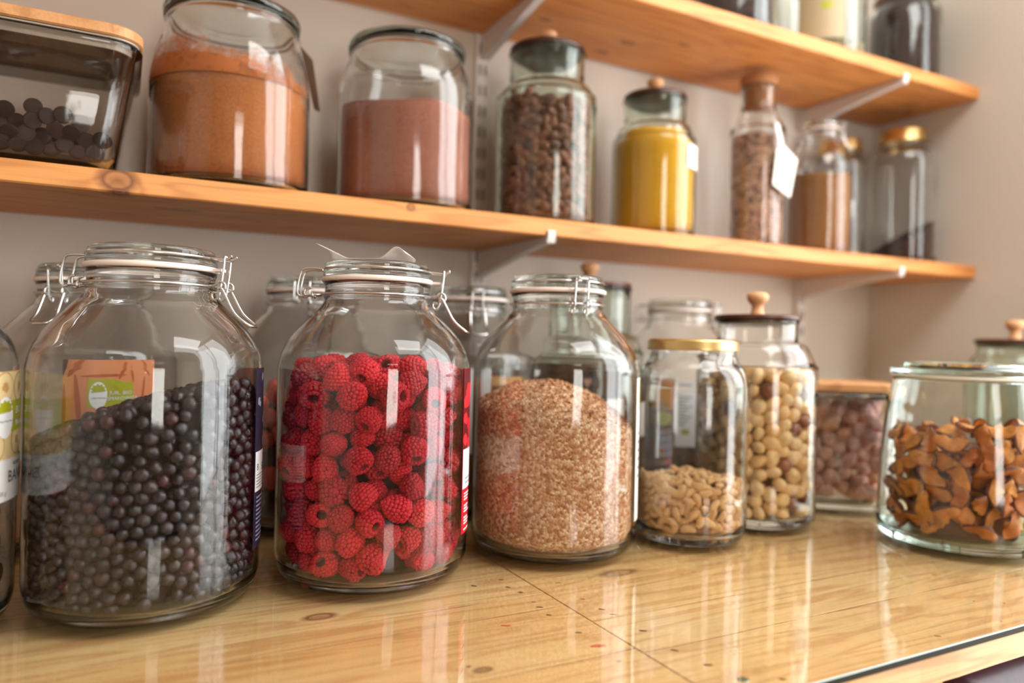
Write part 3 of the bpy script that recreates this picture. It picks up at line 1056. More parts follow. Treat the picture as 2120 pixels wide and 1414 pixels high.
lb = Label(RO, D(-105.5))          # orange pouch-like label, seen over the blueberries
W = 0.094
lb.rect(0, W, 0.06, 0.195, 'orange_print')
lb.poly([(0, 0.195), (0.006, 0.195), (0, 0.176)], 'orange_dark', 1)
for i, (s, z, a, b_, r_) in enumerate(((0.013, 0.186, 0.012, 0.003, 0.9), (0.016, 0.150, 0.0022, 0.030, 0.08), (0.040, 0.178, 0.022, 0.0016, 0.03), (0.058, 0.183, 0.0018, 0.010, -0.35),
                                        (0.067, 0.179, 0.0012, 0.009, 0.12), (0.082, 0.186, 0.0014, 0.011, 0.5), (0.079, 0.160, 0.0014, 0.017, -0.1), (0.002, 0.140, 0.002, 0.03, 0.0))):
    lb.disc(s, z, a, b_, 'orange_deep', 1, r_, seed=i)
lb.poly([(0.024, 0.146), (0.068, 0.1445), (0.068, 0.171), (0.060, 0.171), (0.047, 0.1745), (0.024, 0.1745)], 'olive', 2)
lb.emblem(0.0345, 0.158, 0.0088, 0.0135, 3)
lb.text('JUBL. BIO', 0.0450, 0.1585, 0.0052, 'white_print', 5)
lb.text('SMAKOWITA', 0.0430, 0.1530, 0.0050, 'white_print', 5)
lb.build(j_mango, D(-118))

lb = Label(RO, D(-113))
lb.rect(0, 0.020, 0.080, 0.186, 'white_print')
lb.rect(0.0205, 0.075, 0.080, 0.176, 'cream_dark')
lb.rect(0.022, 0.073, 0.125, 0.165, 'brown_print', 1)
for i in range(12):
    lb.disc(0.027 + 0.0038 * i, 0.145 + 0.010 * math.sin(i * 2.1), 0.008, 0.007, ('orange_deep', 'cream_dark', 'olive')[i % 3], 2, rag=0.2, seed=i)
lb.build(j_c6, D(-105))

lb = Label(RO, D(-158))            # two printed labels side by side
lb.rect(0, 0.036, 0.030, 0.165, 'brown_print')
lb.rect(0.001, 0.035, 0.128, 0.164, 'orange_print', 1)
lb.disc(0.018, 0.112, 0.014, 0.012, 'olive', 1)
lb.disc(0.018, 0.134, 0.010, 0.008, 'rose', 2)
lb.rect(0.010, 0.034, 0.055, 0.090, 'lilac', 1)
lb.disc(0.016, 0.062, 0.006, 0.006, 'orange_deep', 2)
lb.disc(0.028, 0.048, 0.006, 0.006, 'red_print', 2)
lb.rect(0.038, 0.070, 0.070, 0.160, 'white_print')
for k in range(9):
    lb.rect(0.044, 0.064 - 0.005 * (k % 3), 0.150 - 0.006 * k, 0.1525 - 0.006 * k, 'grey_ink', 1)
lb.rect(0.048, 0.060, 0.088, 0.096, 'olive', 1)
lb.build(j_l9, D(-62))

# crumpled paper on the raspberry lid
pp = MB()
nx, ny = 26, 10
P = [[None] * (ny + 1) for _ in range(nx + 1)]
for i in range(nx + 1):
    s = i / nx
    for j in range(ny + 1):
        t = j / ny
        zz = 0.013 * max(0, 1 - s / 0.36) ** 1.3 + 0.0105 * math.exp(-((s - 0.90) / 0.12) ** 2) * (1.0 - 0.2 * t) + 0.0008 * math.sin(9 * s + 4 * t)
        zz *= (1 - 0.55 * t)
        P[i][j] = (-0.042 + 0.082 * s + 0.006 * math.sin(3 * t), -0.030 + 0.055 * t + 0.004 * math.sin(5 * s), 0.2933 + max(zz, 0.0003))
v = [P[i][j] for i in range(nx + 1) for j in range(ny + 1)]
nv = len(v)
v += [(x, y, z - 0.0004) for x, y, z in v]
st = ny + 1
f = []
for i in range(nx):
    for j in range(ny):
        q = (i * st + j, (i + 1) * st + j, (i + 1) * st + j + 1, i * st + j + 1)
        f.append(q)
        f.append(tuple(nv + k for k in q[::-1]))
edge = [i * st for i in range(nx + 1)] + [nx * st + j for j in range(1, ny + 1)] + [i * st + ny for i in range(nx - 1, -1, -1)] + [j for j in range(ny - 1, 0, -1)]
f += [(edge[k], nv + edge[k], nv + edge[(k + 1) % len(edge)], edge[(k + 1) % len(edge)]) for k in range(len(edge))]
pp.add(v, f, 0, True, Matrix.Translation((RASP[0] - 0.012, RASP[1] - 0.004, 0)) @ Matrix.Rotation(D(-26), 4, 'Z'))
tag(fix_normals(pp.build('paper_scrap', M['film'])), 'curled scrap of greaseproof paper on top of the raspberry jar lid', 'paper')


# ------------------------------------------------------------------ other jars
def body_lathe(root, outer, inner, mats, zsolid, n=72, sm=3):
    b = MB()
    b.lathe(smooth_prof(outer, sm) + smooth_prof(inner, sm), n, matf=lambda z, r: 1 if z < zsolid else 0)
    return fix_normals(b.build('glass_body', mats, root))


def knob_profile(z0, s=1.0):
    return [(0, z0 - 0.002), (0.0085 * s, z0 - 0.002), (0.0088 * s, z0 + 0.002), (0.0072 * s, z0 + 0.008 * s), (0.0078 * s, z0 + 0.013 * s), (0.0118 * s, z0 + 0.018 * s), (0.0136 * s, z0 + 0.0225 * s),
            (0.0128 * s, z0 + 0.027 * s), (0.0085 * s, z0 + 0.0295 * s), (0, z0 + 0.0302 * s)]


def knob_jar(x, y, z, R, hs, rn, zn, zl, label, glass, lidover=False, ks=1.0):
    """apothecary jar: straight body to hs, straight neck from zn up to zl, dark wooden lid with a turned knob (heights above its base)"""
    root = thing('knob_lid_jar', label, 'jar', (x, y, z))
    w = 0.0032
    out = [(0, 0.003), (R * 0.75, 0.002), (R * 0.86, 0.0), (R * 0.93, 0.0015), (R * 0.985, 0.007), (R, 0.016), (R, hs * 0.5), (R, hs * 0.93), (R * 0.985, hs * 0.965), (R * 0.94, hs * 0.995),
           (rn + (R - rn) * 0.45, zn - 0.004), (rn + 0.0025, zn), (rn, zn + 0.004), (rn, zl - 0.006), (rn + 0.0018, zl - 0.003), (rn + 0.0012, zl)]
    inn = [(rn - w, zl), (rn - w, zn + 0.003), (rn + (R - rn) * 0.4 - w, zn - 0.006), (R * 0.94 - w, hs * 0.99 - w), (R - w, hs * 0.92), (R - w, hs * 0.5), (R - w, 0.018), (R * 0.95 - w, 0.0115), (R * 0.8, 0.0095), (0, 0.009)]
    body_lathe(root, out, inn, [glass, M['solid']], 0.012)
    lid = MB()
    rl = rn + (0.0035 if lidover else 0.0006)
    lid.lathe([(0, zl + 0.0004), (rl - 0.001, zl + 0.0004), (rl, zl + 0.0012), (rl, zl + 0.0055), (rl - 0.0012, zl + 0.0066), (0, zl + 0.0066)], 64)
    lo = fix_normals(lid.build('wooden_lid', M['dark_lid'], root))
    pl = MB()
    pl.lathe([(0, zl - 0.0045), (rn - w - 0.0008, zl - 0.0045), (rn - w - 0.0004, zl - 0.0002), (0, zl - 0.0002)], 48)
    fix_normals(pl.build('stopper_seal', M['dark_seal'], lo))
    kb = MB()
    kb.lathe(smooth_prof(knob_profile(zl + 0.0070, ks), 3), 32)
    fix_normals(kb.build('knob', M['knob'], lo))
    return root


GLASSG = M['glass_green']
z1 = SH1T
j_bean = knob_jar(0.540, 0.935, z1, 0.0728, 0.196, 0.0542, 0.208, 0.257, 'glass jar of cocoa beans with a wide neck and dark knobbed lid', GLASSG, False, 0.95)
j_yel = knob_jar(0.737, 0.935, z1, 0.0652, 0.164, 0.0482, 0.182, 0.224, 'glass jar of bright yellow powder with a wooden knob lid', GLASSG, False, 0.95)
j_green = knob_jar(0.598, 0.900, 0, 0.0797, 0.216, 0.0596, 0.235, 0.300, 'green glass knob-lidded jar behind the brown flakes jar', GLASSG, False, 1.0)
j_nut = knob_jar(0.727, 0.703, 0, 0.0749, 0.203, 0.0500, 0.226, 0.2545, 'knob-lidded glass jar full of pale nuts behind the gold-lidded jar', M['glass'], True, 1.0)
j_far = knob_jar(1.306, 0.700, 0, 0.0700, 0.200, 0.0545, 0.214, 0.236, 'green glass jar with a knobbed dark lid, behind the dried apple jar', GLASSG, True, 1.05)

lb = Label(0.0652, D(-78))
lb.rect(0, 0.045, 0.110, 0.146, 'paper')
for k in range(3):
    lb.rect(0.008, 0.036, 0.118 + 0.008 * k, 0.1195 + 0.008 * k, 'grey_ink', 1)
lb.build(j_yel, 0)
lb = Label(0.0797, D(-122))
lb.disc(0, 0.168, 0.017, 0.017, 'chalk', 0)
lb.poly([(-0.006, 0.170), (-0.003, 0.175), (0, 0.171), (0.003, 0.175), (0.006, 0.170), (0, 0.161)], 'rose', 1)
lb.rect(0.030, 0.075, 0.095, 0.146, 'paper', 0)
lb.build(j_green, 0)


def tulip_jar(x, y, z, R, hs, rn, zr, label, glass):
    """storage jar: straight body, long tapering shoulder, flared rim, flat glass lid on a dark seal"""
    root = thing('lidded_jar', label, 'jar', (x, y, z))
    w = 0.003
    h = zr - hs
    out = [(0, 0.003), (R * 0.8, 0.002), (R * 0.88, 0.0), (R * 0.95, 0.002), (R * 0.99, 0.008), (R, 0.018), (R, hs * 0.5), (R, hs), (R * 0.99, hs + h * 0.18), (R * 0.95, hs + h * 0.42), (rn + (R - rn) * 0.36, hs + h * 0.68), (rn + 0.0008, hs + h * 0.88), (rn + 0.0012, zr - 0.005), (rn + 0.003, zr - 0.003), (rn + 0.003, zr)]
    inn = [(rn - w, zr), (rn - w + 0.0006, hs + h * 0.88), (rn + (R - rn) * 0.34 - w, hs + h * 0.67), (R * 0.95 - w, hs + h * 0.41), (R - w, hs), (R - w, hs * 0.5), (R - w, 0.02), (R * 0.95 - w, 0.012), (R * 0.8, 0.0095), (0, 0.009)]
    body_lathe(root, out, inn, [glass, M['solid']], 0.012)
    se = MB()
    se.lathe([(rn - 0.0035, zr + 0.0004), (rn + 0.0034, zr + 0.0004), (rn + 0.0038, zr + 0.0012), (rn + 0.0034, zr + 0.0020), (rn - 0.0035, zr + 0.0020)], 64, closed=True)
    fix_normals(se.build('rubber_seal', M['dark_seal'], root))
    li = MB()
    li.lathe([(0, zr + 0.0022), (rn, zr + 0.0022), (rn + 0.0036, zr + 0.0028), (rn + 0.0044, zr + 0.0075), (rn + 0.003, zr + 0.0115), (rn - 0.003, zr + 0.0145), (rn - 0.012, zr + 0.0152), (rn - 0.02, zr + 0.0135), (0, zr + 0.0125)], 72)
    fix_normals(li.build('glass_lid', M['solid'], root))
    return root


j_coc = tulip_jar(0.1105, 0.935, z1, 0.0888, 0.118, 0.0720, 0.2055, 'large glass jar of orange-brown cocoa powder on the lower shelf', M['glass_dusty'])
j_pink = tulip_jar(0.327, 0.935, z1, 0.0881, 0.150, 0.0725, 0.2110, 'large glass jar of rosy cocoa powder, second jar on the lower shelf', M['glass'])

tg = MB()
tg.loft([[(x, y + 0.0004, z) for x, y, z in q] for q in [[(0.190, 0.945, 0.583), (0.201, 0.922, 0.560), (0.2135, 0.930, 0.500), (0.2095, 0.948, 0.508)]]] +
        [[(x + 0.0006, y + 0.0008, z) for x, y, z in [(0.190, 0.945, 0.583), (0.201, 0.922, 0.560), (0.2135, 0.930, 0.500), (0.2095, 0.948, 0.508)]]], smooth=False)
tg.tube([(0.190, 0.943, 0.583), (0.1885, 0.942, 0.588)], 0.0006, smooth_n=1)
tag(fix_normals(tg.build('paper_tag', M['kraft'])), 'grey card tag hanging on the right side of the orange cocoa jar', 'tag')


def screw_jar(x, y, z, R, hs, rl, zl, lh, label, name='screw_lid_jar'):
    root = thing(name, label, 'jar', (x, y, z))
    w = 0.0028
    rn = rl - 0.0035
    out = [(0, 0.003), (R * 0.75, 0.002), (R * 0.84, 0.0), (R * 0.92, 0.002), (R * 0.985, 0.009), (R, 0.02), (R, hs * 0.5), (R, hs - 0.012), (R * 0.985, hs), (R * 0.93, hs + (zl - hs) * 0.35), (rn + (R - rn) * 0.22, zl - 0.012), (rn + 0.001, zl - 0.006), (rn, zl - 0.002), (rn, zl + lh * 0.8)]
    inn = [(rn - w, zl + lh * 0.8), (rn - w, zl - 0.004), (rn + (R - rn) * 0.2 - w, zl - 0.014), (R * 0.93 - w, hs + (zl - hs) * 0.33), (R - w, hs - 0.012), (R - w, hs * 0.5), (R - w, 0.022), (R * 0.94 - w, 0.013), (R * 0.8, 0.0095), (0, 0.009)]
    body_lathe(root, out, inn, [M['glass'], M['solid']], 0.0125)
    li = MB()
    li.lathe([(rl - 0.0006, zl + 0.0006), (rl + 0.0006, zl), (rl + 0.0008, zl + 0.0015), (rl, zl + 0.003), (rl, zl + lh - 0.003), (rl - 0.0012, zl + lh - 0.0008), (rl - 0.004, zl + lh), (rl - 0.009, zl + lh - 0.0012), (0, zl + lh - 0.0012)], 72)
    fix_normals(li.build('gold_lid', M['brass'], root))
    return root


j_gold = screw_jar(0.590, 0.669, 0, 0.0639, 0.178, 0.0516, 0.2150, 0.0130, 'gold-lidded glass jar a third full of split peanuts')
j_gsh = screw_jar(1.338, 0.930, z1, 0.0608, 0.205, 0.0425, 0.2400, 0.0250, 'gold-lidded glass jar with a few dark grains, last on the lower shelf')
j_gbk = screw_jar(1.234, 0.990, z1, 0.0480, 0.190, 0.0400, 0.2240, 0.0200, 'gold-lidded glass jar wedged behind the brown powder jar')

# small clip jar on the shelf
j_brown = copy_tree(proto_clip)
j_brown.scale = (0.62, 0.62, 0.855)
j_brown.location = (1.120, 0.940, z1)
j_brown.rotation_euler = (0, 0, D(-66))
j_brown['label'] = 'small clip-top glass jar of brown powder on the lower shelf'

# corked bottle
bt = thing('corked_bottle', 'tall slim corked glass bottle of toasted flakes', 'bottle', (0.953, 0.930, z1))
R, rn = 0.0458, 0.0285
body_lathe(bt, [(0, 0.003), (R * 0.8, 0.001), (R * 0.9, 0.0), (R * 0.98, 0.006), (R, 0.014), (R, 0.11), (R, 0.198), (R * 0.96, 0.212), (rn + 0.006, 0.228), (rn + 0.0006, 0.238), (rn, 0.246), (rn, 0.276), (rn + 0.0016, 0.279), (rn + 0.001, 0.2815)],
           [(rn - 0.003, 0.2815), (rn - 0.003, 0.244), (rn + 0.004, 0.227), (R * 0.94 - 0.003, 0.209), (R - 0.003, 0.196), (R - 0.003, 0.1), (R - 0.003, 0.016), (R * 0.8, 0.0095), (0, 0.009)], [M['glass'], M['solid']], 0.012)
ck = MB()
ck.lathe([(0, 0.2460), (rn - 0.0050, 0.2460), (rn - 0.0034, 0.262), (rn - 0.0034, 0.2825), (rn + 0.0016, 0.284), (rn + 0.002, 0.297), (rn, 0.2985), (0, 0.2985)], 40)
fix_normals(ck.build('cork', M['cork'], bt))
tg = MB()
q = [(0.936, 0.878, 0.487), (0.9415, 0.876, 0.545), (0.957, 0.874, 0.552), (0.985, 0.872, 0.532), (0.972, 0.874, 0.468)]
tg.loft([q, [(x, y + 0.0006, z) for x, y, z in q]], smooth=False)
tg.loft([[(0.9470, 0.8745, 0.551), (0.9560, 0.874, 0.551), (0.9490, 0.879, 0.588), (0.9400, 0.880, 0.590)], [(0.9470, 0.8752, 0.551), (0.9560, 0.8747, 0.551), (0.9490, 0.8797, 0.588), (0.9400, 0.8807, 0.590)]], smooth=False)
tg.tube([(0.944, 0.880, 0.588), (0.948, 0.888, 0.600), (0.951, 0.8985, 0.622)], 0.0007)
for k in range(3):
    tg.add([(0.945, 0.8742, 0.535 - 0.011 * k), (0.972, 0.8722, 0.528 - 0.011 * k), (0.972, 0.8722, 0.526 - 0.011 * k), (0.945, 0.8742, 0.533 - 0.011 * k)], [(0, 1, 2, 3)], 1, False)
tag(tg.build('paper_tag', [M['paper'], M['grey_ink']]), 'white paper tag hanging on the front of the corked bottle', 'tag')

# jars on the upper shelf: straight glass storage jars
def straight_jar(x, y, R, h, label):
    root = thing('storage_jar', label, 'jar', (x, y, SH2T))
    w = 0.003
    body_lathe(root, [(0, 0.003), (R * 0.85, 0.001), (R * 0.92, 0.0), (R * 0.985, 0.005), (R, 0.012), (R, h * 0.5), (R, h - 0.03), (R * 0.95, h - 0.012), (R * 0.8, h)],
               [(R * 0.8 - w, h), (R * 0.95 - w, h - 0.014), (R - w, h - 0.032), (R - w, h * 0.5), (R - w, 0.014), (R * 0.85, 0.0095), (0, 0.009)], [M['glass_cool'], M['solid']], 0.012)
    li = MB()
    li.lathe([(0, h + 0.0005), (R * 0.83, h + 0.0005), (R * 0.84, h + 0.002), (R * 0.84, h + 0.014), (R * 0.82, h + 0.016), (0, h + 0.016)], 48)
    fix_normals(li.build('wooden_lid', M['dark_lid'], root))
    return root


j_u1 = straight_jar(0.866, 0.920, 0.0790, 0.19, 'glass jar of dark grains on the upper shelf, cut off by the top picture edge')
j_u2 = straight_jar(1.090, 0.920, 0.0743, 0.20, 'glass jar with a beige label, middle jar on the upper shelf')
j_u3 = straight_jar(1.321, 0.920, 0.0646, 0.165, 'glass jar of dark grains at the right end of the upper shelf')
lb = Label(0.0743, D(-168))
lb.rect(0, 0.075, 0.030, 0.15, 'beige')
lb.disc(0.046, 0.085, 0.011, 0.007, 'olive', 1)
lb.build(j_u2, 0)


# ------------------------------------------------------------------ rectangular containers with bamboo lids
def food_box(x, y, z, rz, hx, hy, h, flare, label, corner=0.028):
    root = thing('food_container', label, 'container', (x, y, z), rz)
    b = MB()
    w = 0.004
    outer = [(0.90, 0.0), (0.965, 0.002), (1.0, 0.010), (1.0, h * 0.5), (1.0, h - 0.010)]
    rings = []
    for s, zz in outer:
        d = flare * (zz / h)
        rings.append(rrect(hx * s + d, hy * s + d, corner, zz, 8))
    d = flare
    rings.append(rrect(hx + d + 0.004, hy + d + 0.004, corner + 0.004, h - 0.007, 8))
    rings.append(rrect(hx + d + 0.005, hy + d + 0.005, corner + 0.005, h - 0.003, 8))
    rings.append(rrect(hx + d + 0.003, hy + d + 0.003, corner + 0.003, h, 8))
    for s, zz in ((1.0, h), (1.0, h * 0.5), (1.0, 0.016), (0.95, 0.0085), (0.85, 0.0075)):
        d = flare * (zz / h) - w
        rings.append(rrect(hx * s + d, hy * s + d, max(corner - w, 0.006), zz, 8))
    k = 9
    b.loft(rings[:3], 1, True, False)
    b.loft(rings[2:len(rings) - 2], 0, False, False)
    b.loft(rings[-3:], 1, False, True)
    bm_o = b.build('glass_body', [M['glass'], M['solid']], root)
    bm = bmesh.new()
    bm.from_mesh(bm_o.data)
    bmesh.ops.remove_doubles(bm, verts=bm.verts, dist=1e-6)
    bmesh.ops.recalc_face_normals(bm, faces=bm.faces)
    bm.to_mesh(bm_o.data)
    bm.free()
    X, Y = hx + flare, hy + flare
    li = MB()
    li.loft([rrect(X + 0.003, Y + 0.003, corner + 0.003, h + 0.0025, 10), rrect(X + 0.005, Y + 0.005, corner + 0.005, h + 0.004, 10), rrect(X + 0.005, Y + 0.005, corner + 0.005, h + 0.0125, 10),
             rrect(X + 0.0035, Y + 0.0035, corner + 0.0035, h + 0.014, 10)], smooth=False)
    lo = fix_normals(li.build('bamboo_lid', [M['bamboo'], M['bamboo_shaded']], root))
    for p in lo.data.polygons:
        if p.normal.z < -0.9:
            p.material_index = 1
    se = MB()
    rr_ = [rrect(X - 0.0060, Y - 0.0060, corner - 0.004, h - 0.007, 8), rrect(X - 0.0055, Y - 0.0055, corner - 0.004, h + 0.0005, 8), rrect(X + 0.002, Y + 0.002, corner, h + 0.0007, 8), rrect(X + 0.002, Y + 0.002, corner, h + 0.0022, 8),
           rrect(X - 0.0085, Y - 0.0085, corner - 0.005, h + 0.0022, 8), rrect(X - 0.0085, Y - 0.0085, corner - 0.005, h - 0.007, 8), rrect(X - 0.0060, Y - 0.0060, corner - 0.004, h - 0.007, 8)]
    se.loft(rr_, smooth=False, cap0=False, cap1=False)
    fix_normals(se.build('silicone_seal', M['grey_seal'], lo))
    return root


CHX = (-0.104, 0.905)
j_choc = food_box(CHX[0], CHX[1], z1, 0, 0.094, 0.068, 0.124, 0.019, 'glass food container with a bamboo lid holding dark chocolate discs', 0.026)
RBX, RBA = (0.9055, 0.7235), math.atan2(-0.63, 0.78)
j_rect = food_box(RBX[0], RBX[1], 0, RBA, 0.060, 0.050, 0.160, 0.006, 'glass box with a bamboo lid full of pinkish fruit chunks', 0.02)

# tulip jar of dried apple with glass lid
j_app = thing('tulip_jar', 'wide glass tulip jar of orange-brown dried apple slices', 'jar', (0.881, 0.527, 0))
A_OUT = [(0, 0.003), (0.070, 0.002), (0.080, 0.0), (0.0865, 0.002), (0.0902, 0.008), (0.0912, 0.018), (0.0905, 0.045), (0.0885, 0.085), (0.0850, 0.125), (0.0805, 0.160), (0.0765, 0.182), (0.0760, 0.1865), (0.0775, 0.1890)]
A_IN = [(0.0725, 0.1890), (0.0725, 0.183), (0.0770, 0.160), (0.0818, 0.125), (0.0852, 0.085), (0.0872, 0.045), (0.0876, 0.020), (0.084, 0.0115), (0.070, 0.0095), (0, 0.009)]
body_lathe(j_app, A_OUT, A_IN, [M['glass_cool'], M['solid_cool']], 0.0125, 96)
b = MB()
b.lathe([(0.0700, 0.1892), (0.0782, 0.1892), (0.0786, 0.1908), (0.0782, 0.1924), (0.0700, 0.1924)], 72, closed=True)
fix_normals(b.build('rubber_ring', M['white_rubber'], j_app))
b = MB()
b.lathe([(0, 0.1926), (0.070, 0.1926), (0.0775, 0.1928), (0.0792, 0.1945), (0.0792, 0.1990), (0.0775, 0.2010), (0.066, 0.2015), (0.064, 0.2055), (0.061, 0.2068), (0.0575, 0.2055), (0.055, 0.2000), (0.04, 0.1985), (0, 0.1985)], 80)
fix_normals(b.build('glass_lid', M['solid_cool'], j_app))


# ------------------------------------------------------------------ contents: loose powders and grains
def heap(name, x, y, z0, rfun, top, mat, label, cat, rough=0.0, n=72, nr=18, seed=1, kind='stuff'):
    """mass filling a jar up to the height field top(dx, dy), side radius rfun(z)"""
    rnd = random.Random(seed)
    b = MB()
    verts, rows = [], []
    nz = 16
    Rtop = rfun(z0 + 0.02)
    for i in range(nz + 1):
        row = []
        for k in range(n):
            a = 2 * PI * k / n
            zt = top(Rtop * math.cos(a), Rtop * math.sin(a))
            zz = z0 + (zt - z0) * i / nz
            r = rfun(zz) * (1 - 0.006 * rnd.random() * (rough > 0))
            if i == 0:
                r *= 0.94
            row.append(len(verts))
            verts.append((x + r * math.cos(a), y + r * math.sin(a), zz))
        rows.append(row)
    for i in range(nr - 1, 0, -1):
        row = []
        for k in range(n):
            a = 2 * PI * k / n
            zt0 = top(Rtop * math.cos(a), Rtop * math.sin(a))
            re = min(rfun(zt0), Rtop) * i / nr
            zz = top(Rtop * i / nr * math.cos(a), Rtop * i / nr * math.sin(a)) + rnd.uniform(-1, 1) * rough
            row.append(len(verts))
            verts.append((x + re * math.cos(a), y + re * math.sin(a), zz))
        rows.append(row)
    c = len(verts)
    verts.append((x, y, top(0, 0)))
    c0 = len(verts)
    verts.append((x, y, z0))
    f = []
    for A, B in zip(rows, rows[1:]):
        for k in range(n):
            l = (k + 1) % n
            f.append((A[k], A[l], B[l], B[k]))
    for k in range(n):
        l = (k + 1) % n
        f.append((rows[-1][k], rows[-1][l], c))
        f.append((rows[0][l], rows[0][k], c0))
    b.add(verts, f)
    o = b.build(name, mat)
    return tag(o, label, cat, kind=kind), b


RX, RY = math.cos(YAW), -math.sin(YAW)      # picture-right along the floor


def right_of(dx, dy):
    return dx * RX + dy * RY


def clip_fill(z):
    return 0.0860 - (max(0, 0.033 - z) / 0.024) ** 2 * 0.0098


def bran_top(dx, dy):
    q = (dx * dx + dy * dy) / (0.085 ** 2)
    return 0.178 - 0.036 * q - 0.012 * right_of(dx, dy) / 0.085 + 0.0015 * math.sin(dx * 120) * math.sin(dy * 95)


bo, bm_ = heap('bran_flakes', BRAN[0], BRAN[1], 0.0095, lambda z: clip_fill(z) - 0.0002, bran_top, M['bran'], 'mound of fine brown flakes filling the jar with the front-facing clasp', 'flakes', 0.0006, 140, 40)
rg = random.Random(5)
gm = MB()
for i in range(2600):
    r, a = 0.0835 * math.sqrt(rg.random()), rg.uniform(0, 2 * PI)
    dx, dy = r * math.cos(a), r * math.sin(a)
    zt = bran_top(dx, dy)
    e = Euler((rg.uniform(0, 6), rg.uniform(0, 6), rg.uniform(0, 6))).to_matrix().to_4x4()
    s = rg.uniform(0.0007, 0.0017)
    gm.add([(-s, -s, 0), (s, -s * 0.7, 0), (s * 0.8, s, 0), (-s, s * 0.8, 0), (0, 0, s * 0.5), (0, 0, -s * 0.5)], [(0, 1, 4), (1, 2, 4), (2, 3, 4), (3, 0, 4), (1, 0, 5), (2, 1, 5), (3, 2, 5), (0, 3, 5)], 0, False,
           Matrix.Translation((BRAN[0] + dx, BRAN[1] + dy, zt + rg.uniform(-0.0002, 0.0012))) @ e)
me2 = gm.mesh('bran_flakes', [M['bran']])
bmj = bmesh.new()
bmj.from_mesh(bo.data)
bmj.from_mesh(me2)
bmj.to_mesh(bo.data)
bmj.free()
bpy.data.meshes.remove(me2)

heap('cocoa_powder', 0.1105, 0.935, z1 + 0.0135, lambda z: 0.0845 - max(0, z1 + 0.03 - z) * 0.3 - max(0, z - z1 - 0.122) * 0.22,
     lambda dx, dy: z1 + 0.143 - 0.011 * right_of(dx, dy) / 0.08 + 0.003 * math.sin(dx * 60) * math.cos(dy * 50), M['cocoa'], 'orange-brown cocoa powder in the large jar beside the chocolate container', 'powder', 0.0012)
heap('cocoa_powder', 0.327, 0.935, z1 + 0.0135, lambda z: 0.0842 - max(0, z1 + 0.03 - z) * 0.3, lambda dx, dy: z1 + 0.132 + 0.003 * math.sin(dx * 55 + 1), M['pink_cocoa'], 'rosy brown cocoa powder in the second large jar of the lower shelf', 'powder', 0.001)
heap('yellow_powder', 0.737, 0.935, z1 + 0.0130, lambda z: 0.0612 - max(0, z1 + 0.028 - z) * 0.3 if z < z1 + 0.150 else max(0.0618 - 0.75 * (z - z1 - 0.150), 0.043), lambda dx, dy: z1 + 0.172 + 0.002 * math.sin(dx * 60), M['turmeric'], 'bright yellow powder in the knob-lidded jar on the lower shelf', 'powder', 0.0006)
heap('brown_powder', 1.120, 0.940, z1 + 0.0120, lambda z: 0.0530 - max(0, z1 + 0.03 - z) * 0.25, lambda dx, dy: z1 + 0.150 + 0.002 * math.sin(dx * 80), M['brown_powder'], 'brown powder in the small clip-top jar on the lower shelf', 'powder', 0.0006)
heap('toasted_flakes', 0.953, 0.930, z1 + 0.0096, lambda z: 0.0424, lambda dx, dy: z1 + 0.194 + 0.003 * math.sin(dx * 150), M['nibs'], 'toasted flakes with dark specks in the corked bottle', 'flakes', 0.002)
heap('dark_grains', 1.338, 0.930, z1 + 0.0130, lambda z: 0.0570 - max(0, z1 + 0.03 - z) * 0.3, lambda dx, dy: z1 + 0.056 + 0.036 * right_of(dx, dy) / 0.057, M['black_grain'], 'slope of dark grains in the gold-lidded jar at the end of the lower shelf', 'grains', 0.001)
heap('pale_seeds', 1.234, 0.990, z1 + 0.0130, lambda z: 0.0440 - max(0, z1 + 0.03 - z) * 0.35, lambda dx, dy: z1 + 0.03, M['seed_mix'], 'pale seeds in the gold-lidded jar behind the brown powder', 'seeds', 0.001)
heap('dark_grains', 0.866, 0.920, SH2T + 0.010, lambda z: 0.0752, lambda dx, dy: SH2T + 0.14, M['black_grain'], 'dark grains in the left jar showing on the upper shelf', 'grains', 0.001)
heap('pale_seeds', 1.090, 0.920, SH2T + 0.010, lambda z: 0.0705, lambda dx, dy: SH2T + 0.030, M['seed_mix'], 'shallow layer of pale seeds in the labelled jar on the upper shelf', 'seeds', 0.001)
heap('dark_grains', 1.321, 0.920, SH2T + 0.010, lambda z: 0.0608, lambda dx, dy: SH2T + 0.142, M['black_grain'], 'dark grains in the jar at the right end of the upper shelf', 'grains', 0.001)
heap('brown_grains', 0.598, 0.900, 0.013, lambda z: 0.0752 - max(0, 0.03 - z) * 0.3, lambda dx, dy: 0.192 + 0.002 * math.sin(dx * 70), M['dark_brown_grain'], 'dark brown grains in the green glass jar behind the brown flakes', 'grains', 0.001)
heap('brown_grains', LAB9[0], LAB9[1], 0.0095, clip_fill, lambda dx, dy: 0.135, M['dark_brown_grain'], 'brown grains in the jar with printed labels behind the peanut jar', 'grains', 0.001)
heap('dried_fruit_pieces', CLIP6[0], CLIP6[1], 0.0095, clip_fill, lambda dx, dy: 0.165 + 0.006 * math.sin(dx * 60) * math.cos(dy * 40), M['brown_powder'], 'light brown filling of the white-labelled jar behind the brown flakes', 'dried fruit', 0.004)
heap('dried_mango_pieces', MANGO[0], MANGO[1], 0.0095, clip_fill, lambda dx, dy: 0.075, M['mango_fruit'], 'orange dried fruit in the jar behind the blueberries', 'dried fruit', 0.004)


# ------------------------------------------------------------------ contents: countable pieces
def ico(sub):
    bm = bmesh.new()
    bmesh.ops.create_icosphere(bm, subdivisions=sub, radius=1)
    v = [tuple(p.co) for p in bm.verts]
    f = [tuple(q.index for q in p.verts) for p in bm.faces]
    bm.free()
    return v, f


ICO1, ICO2, ICO3 = ico(1), ico(2), ico(3)


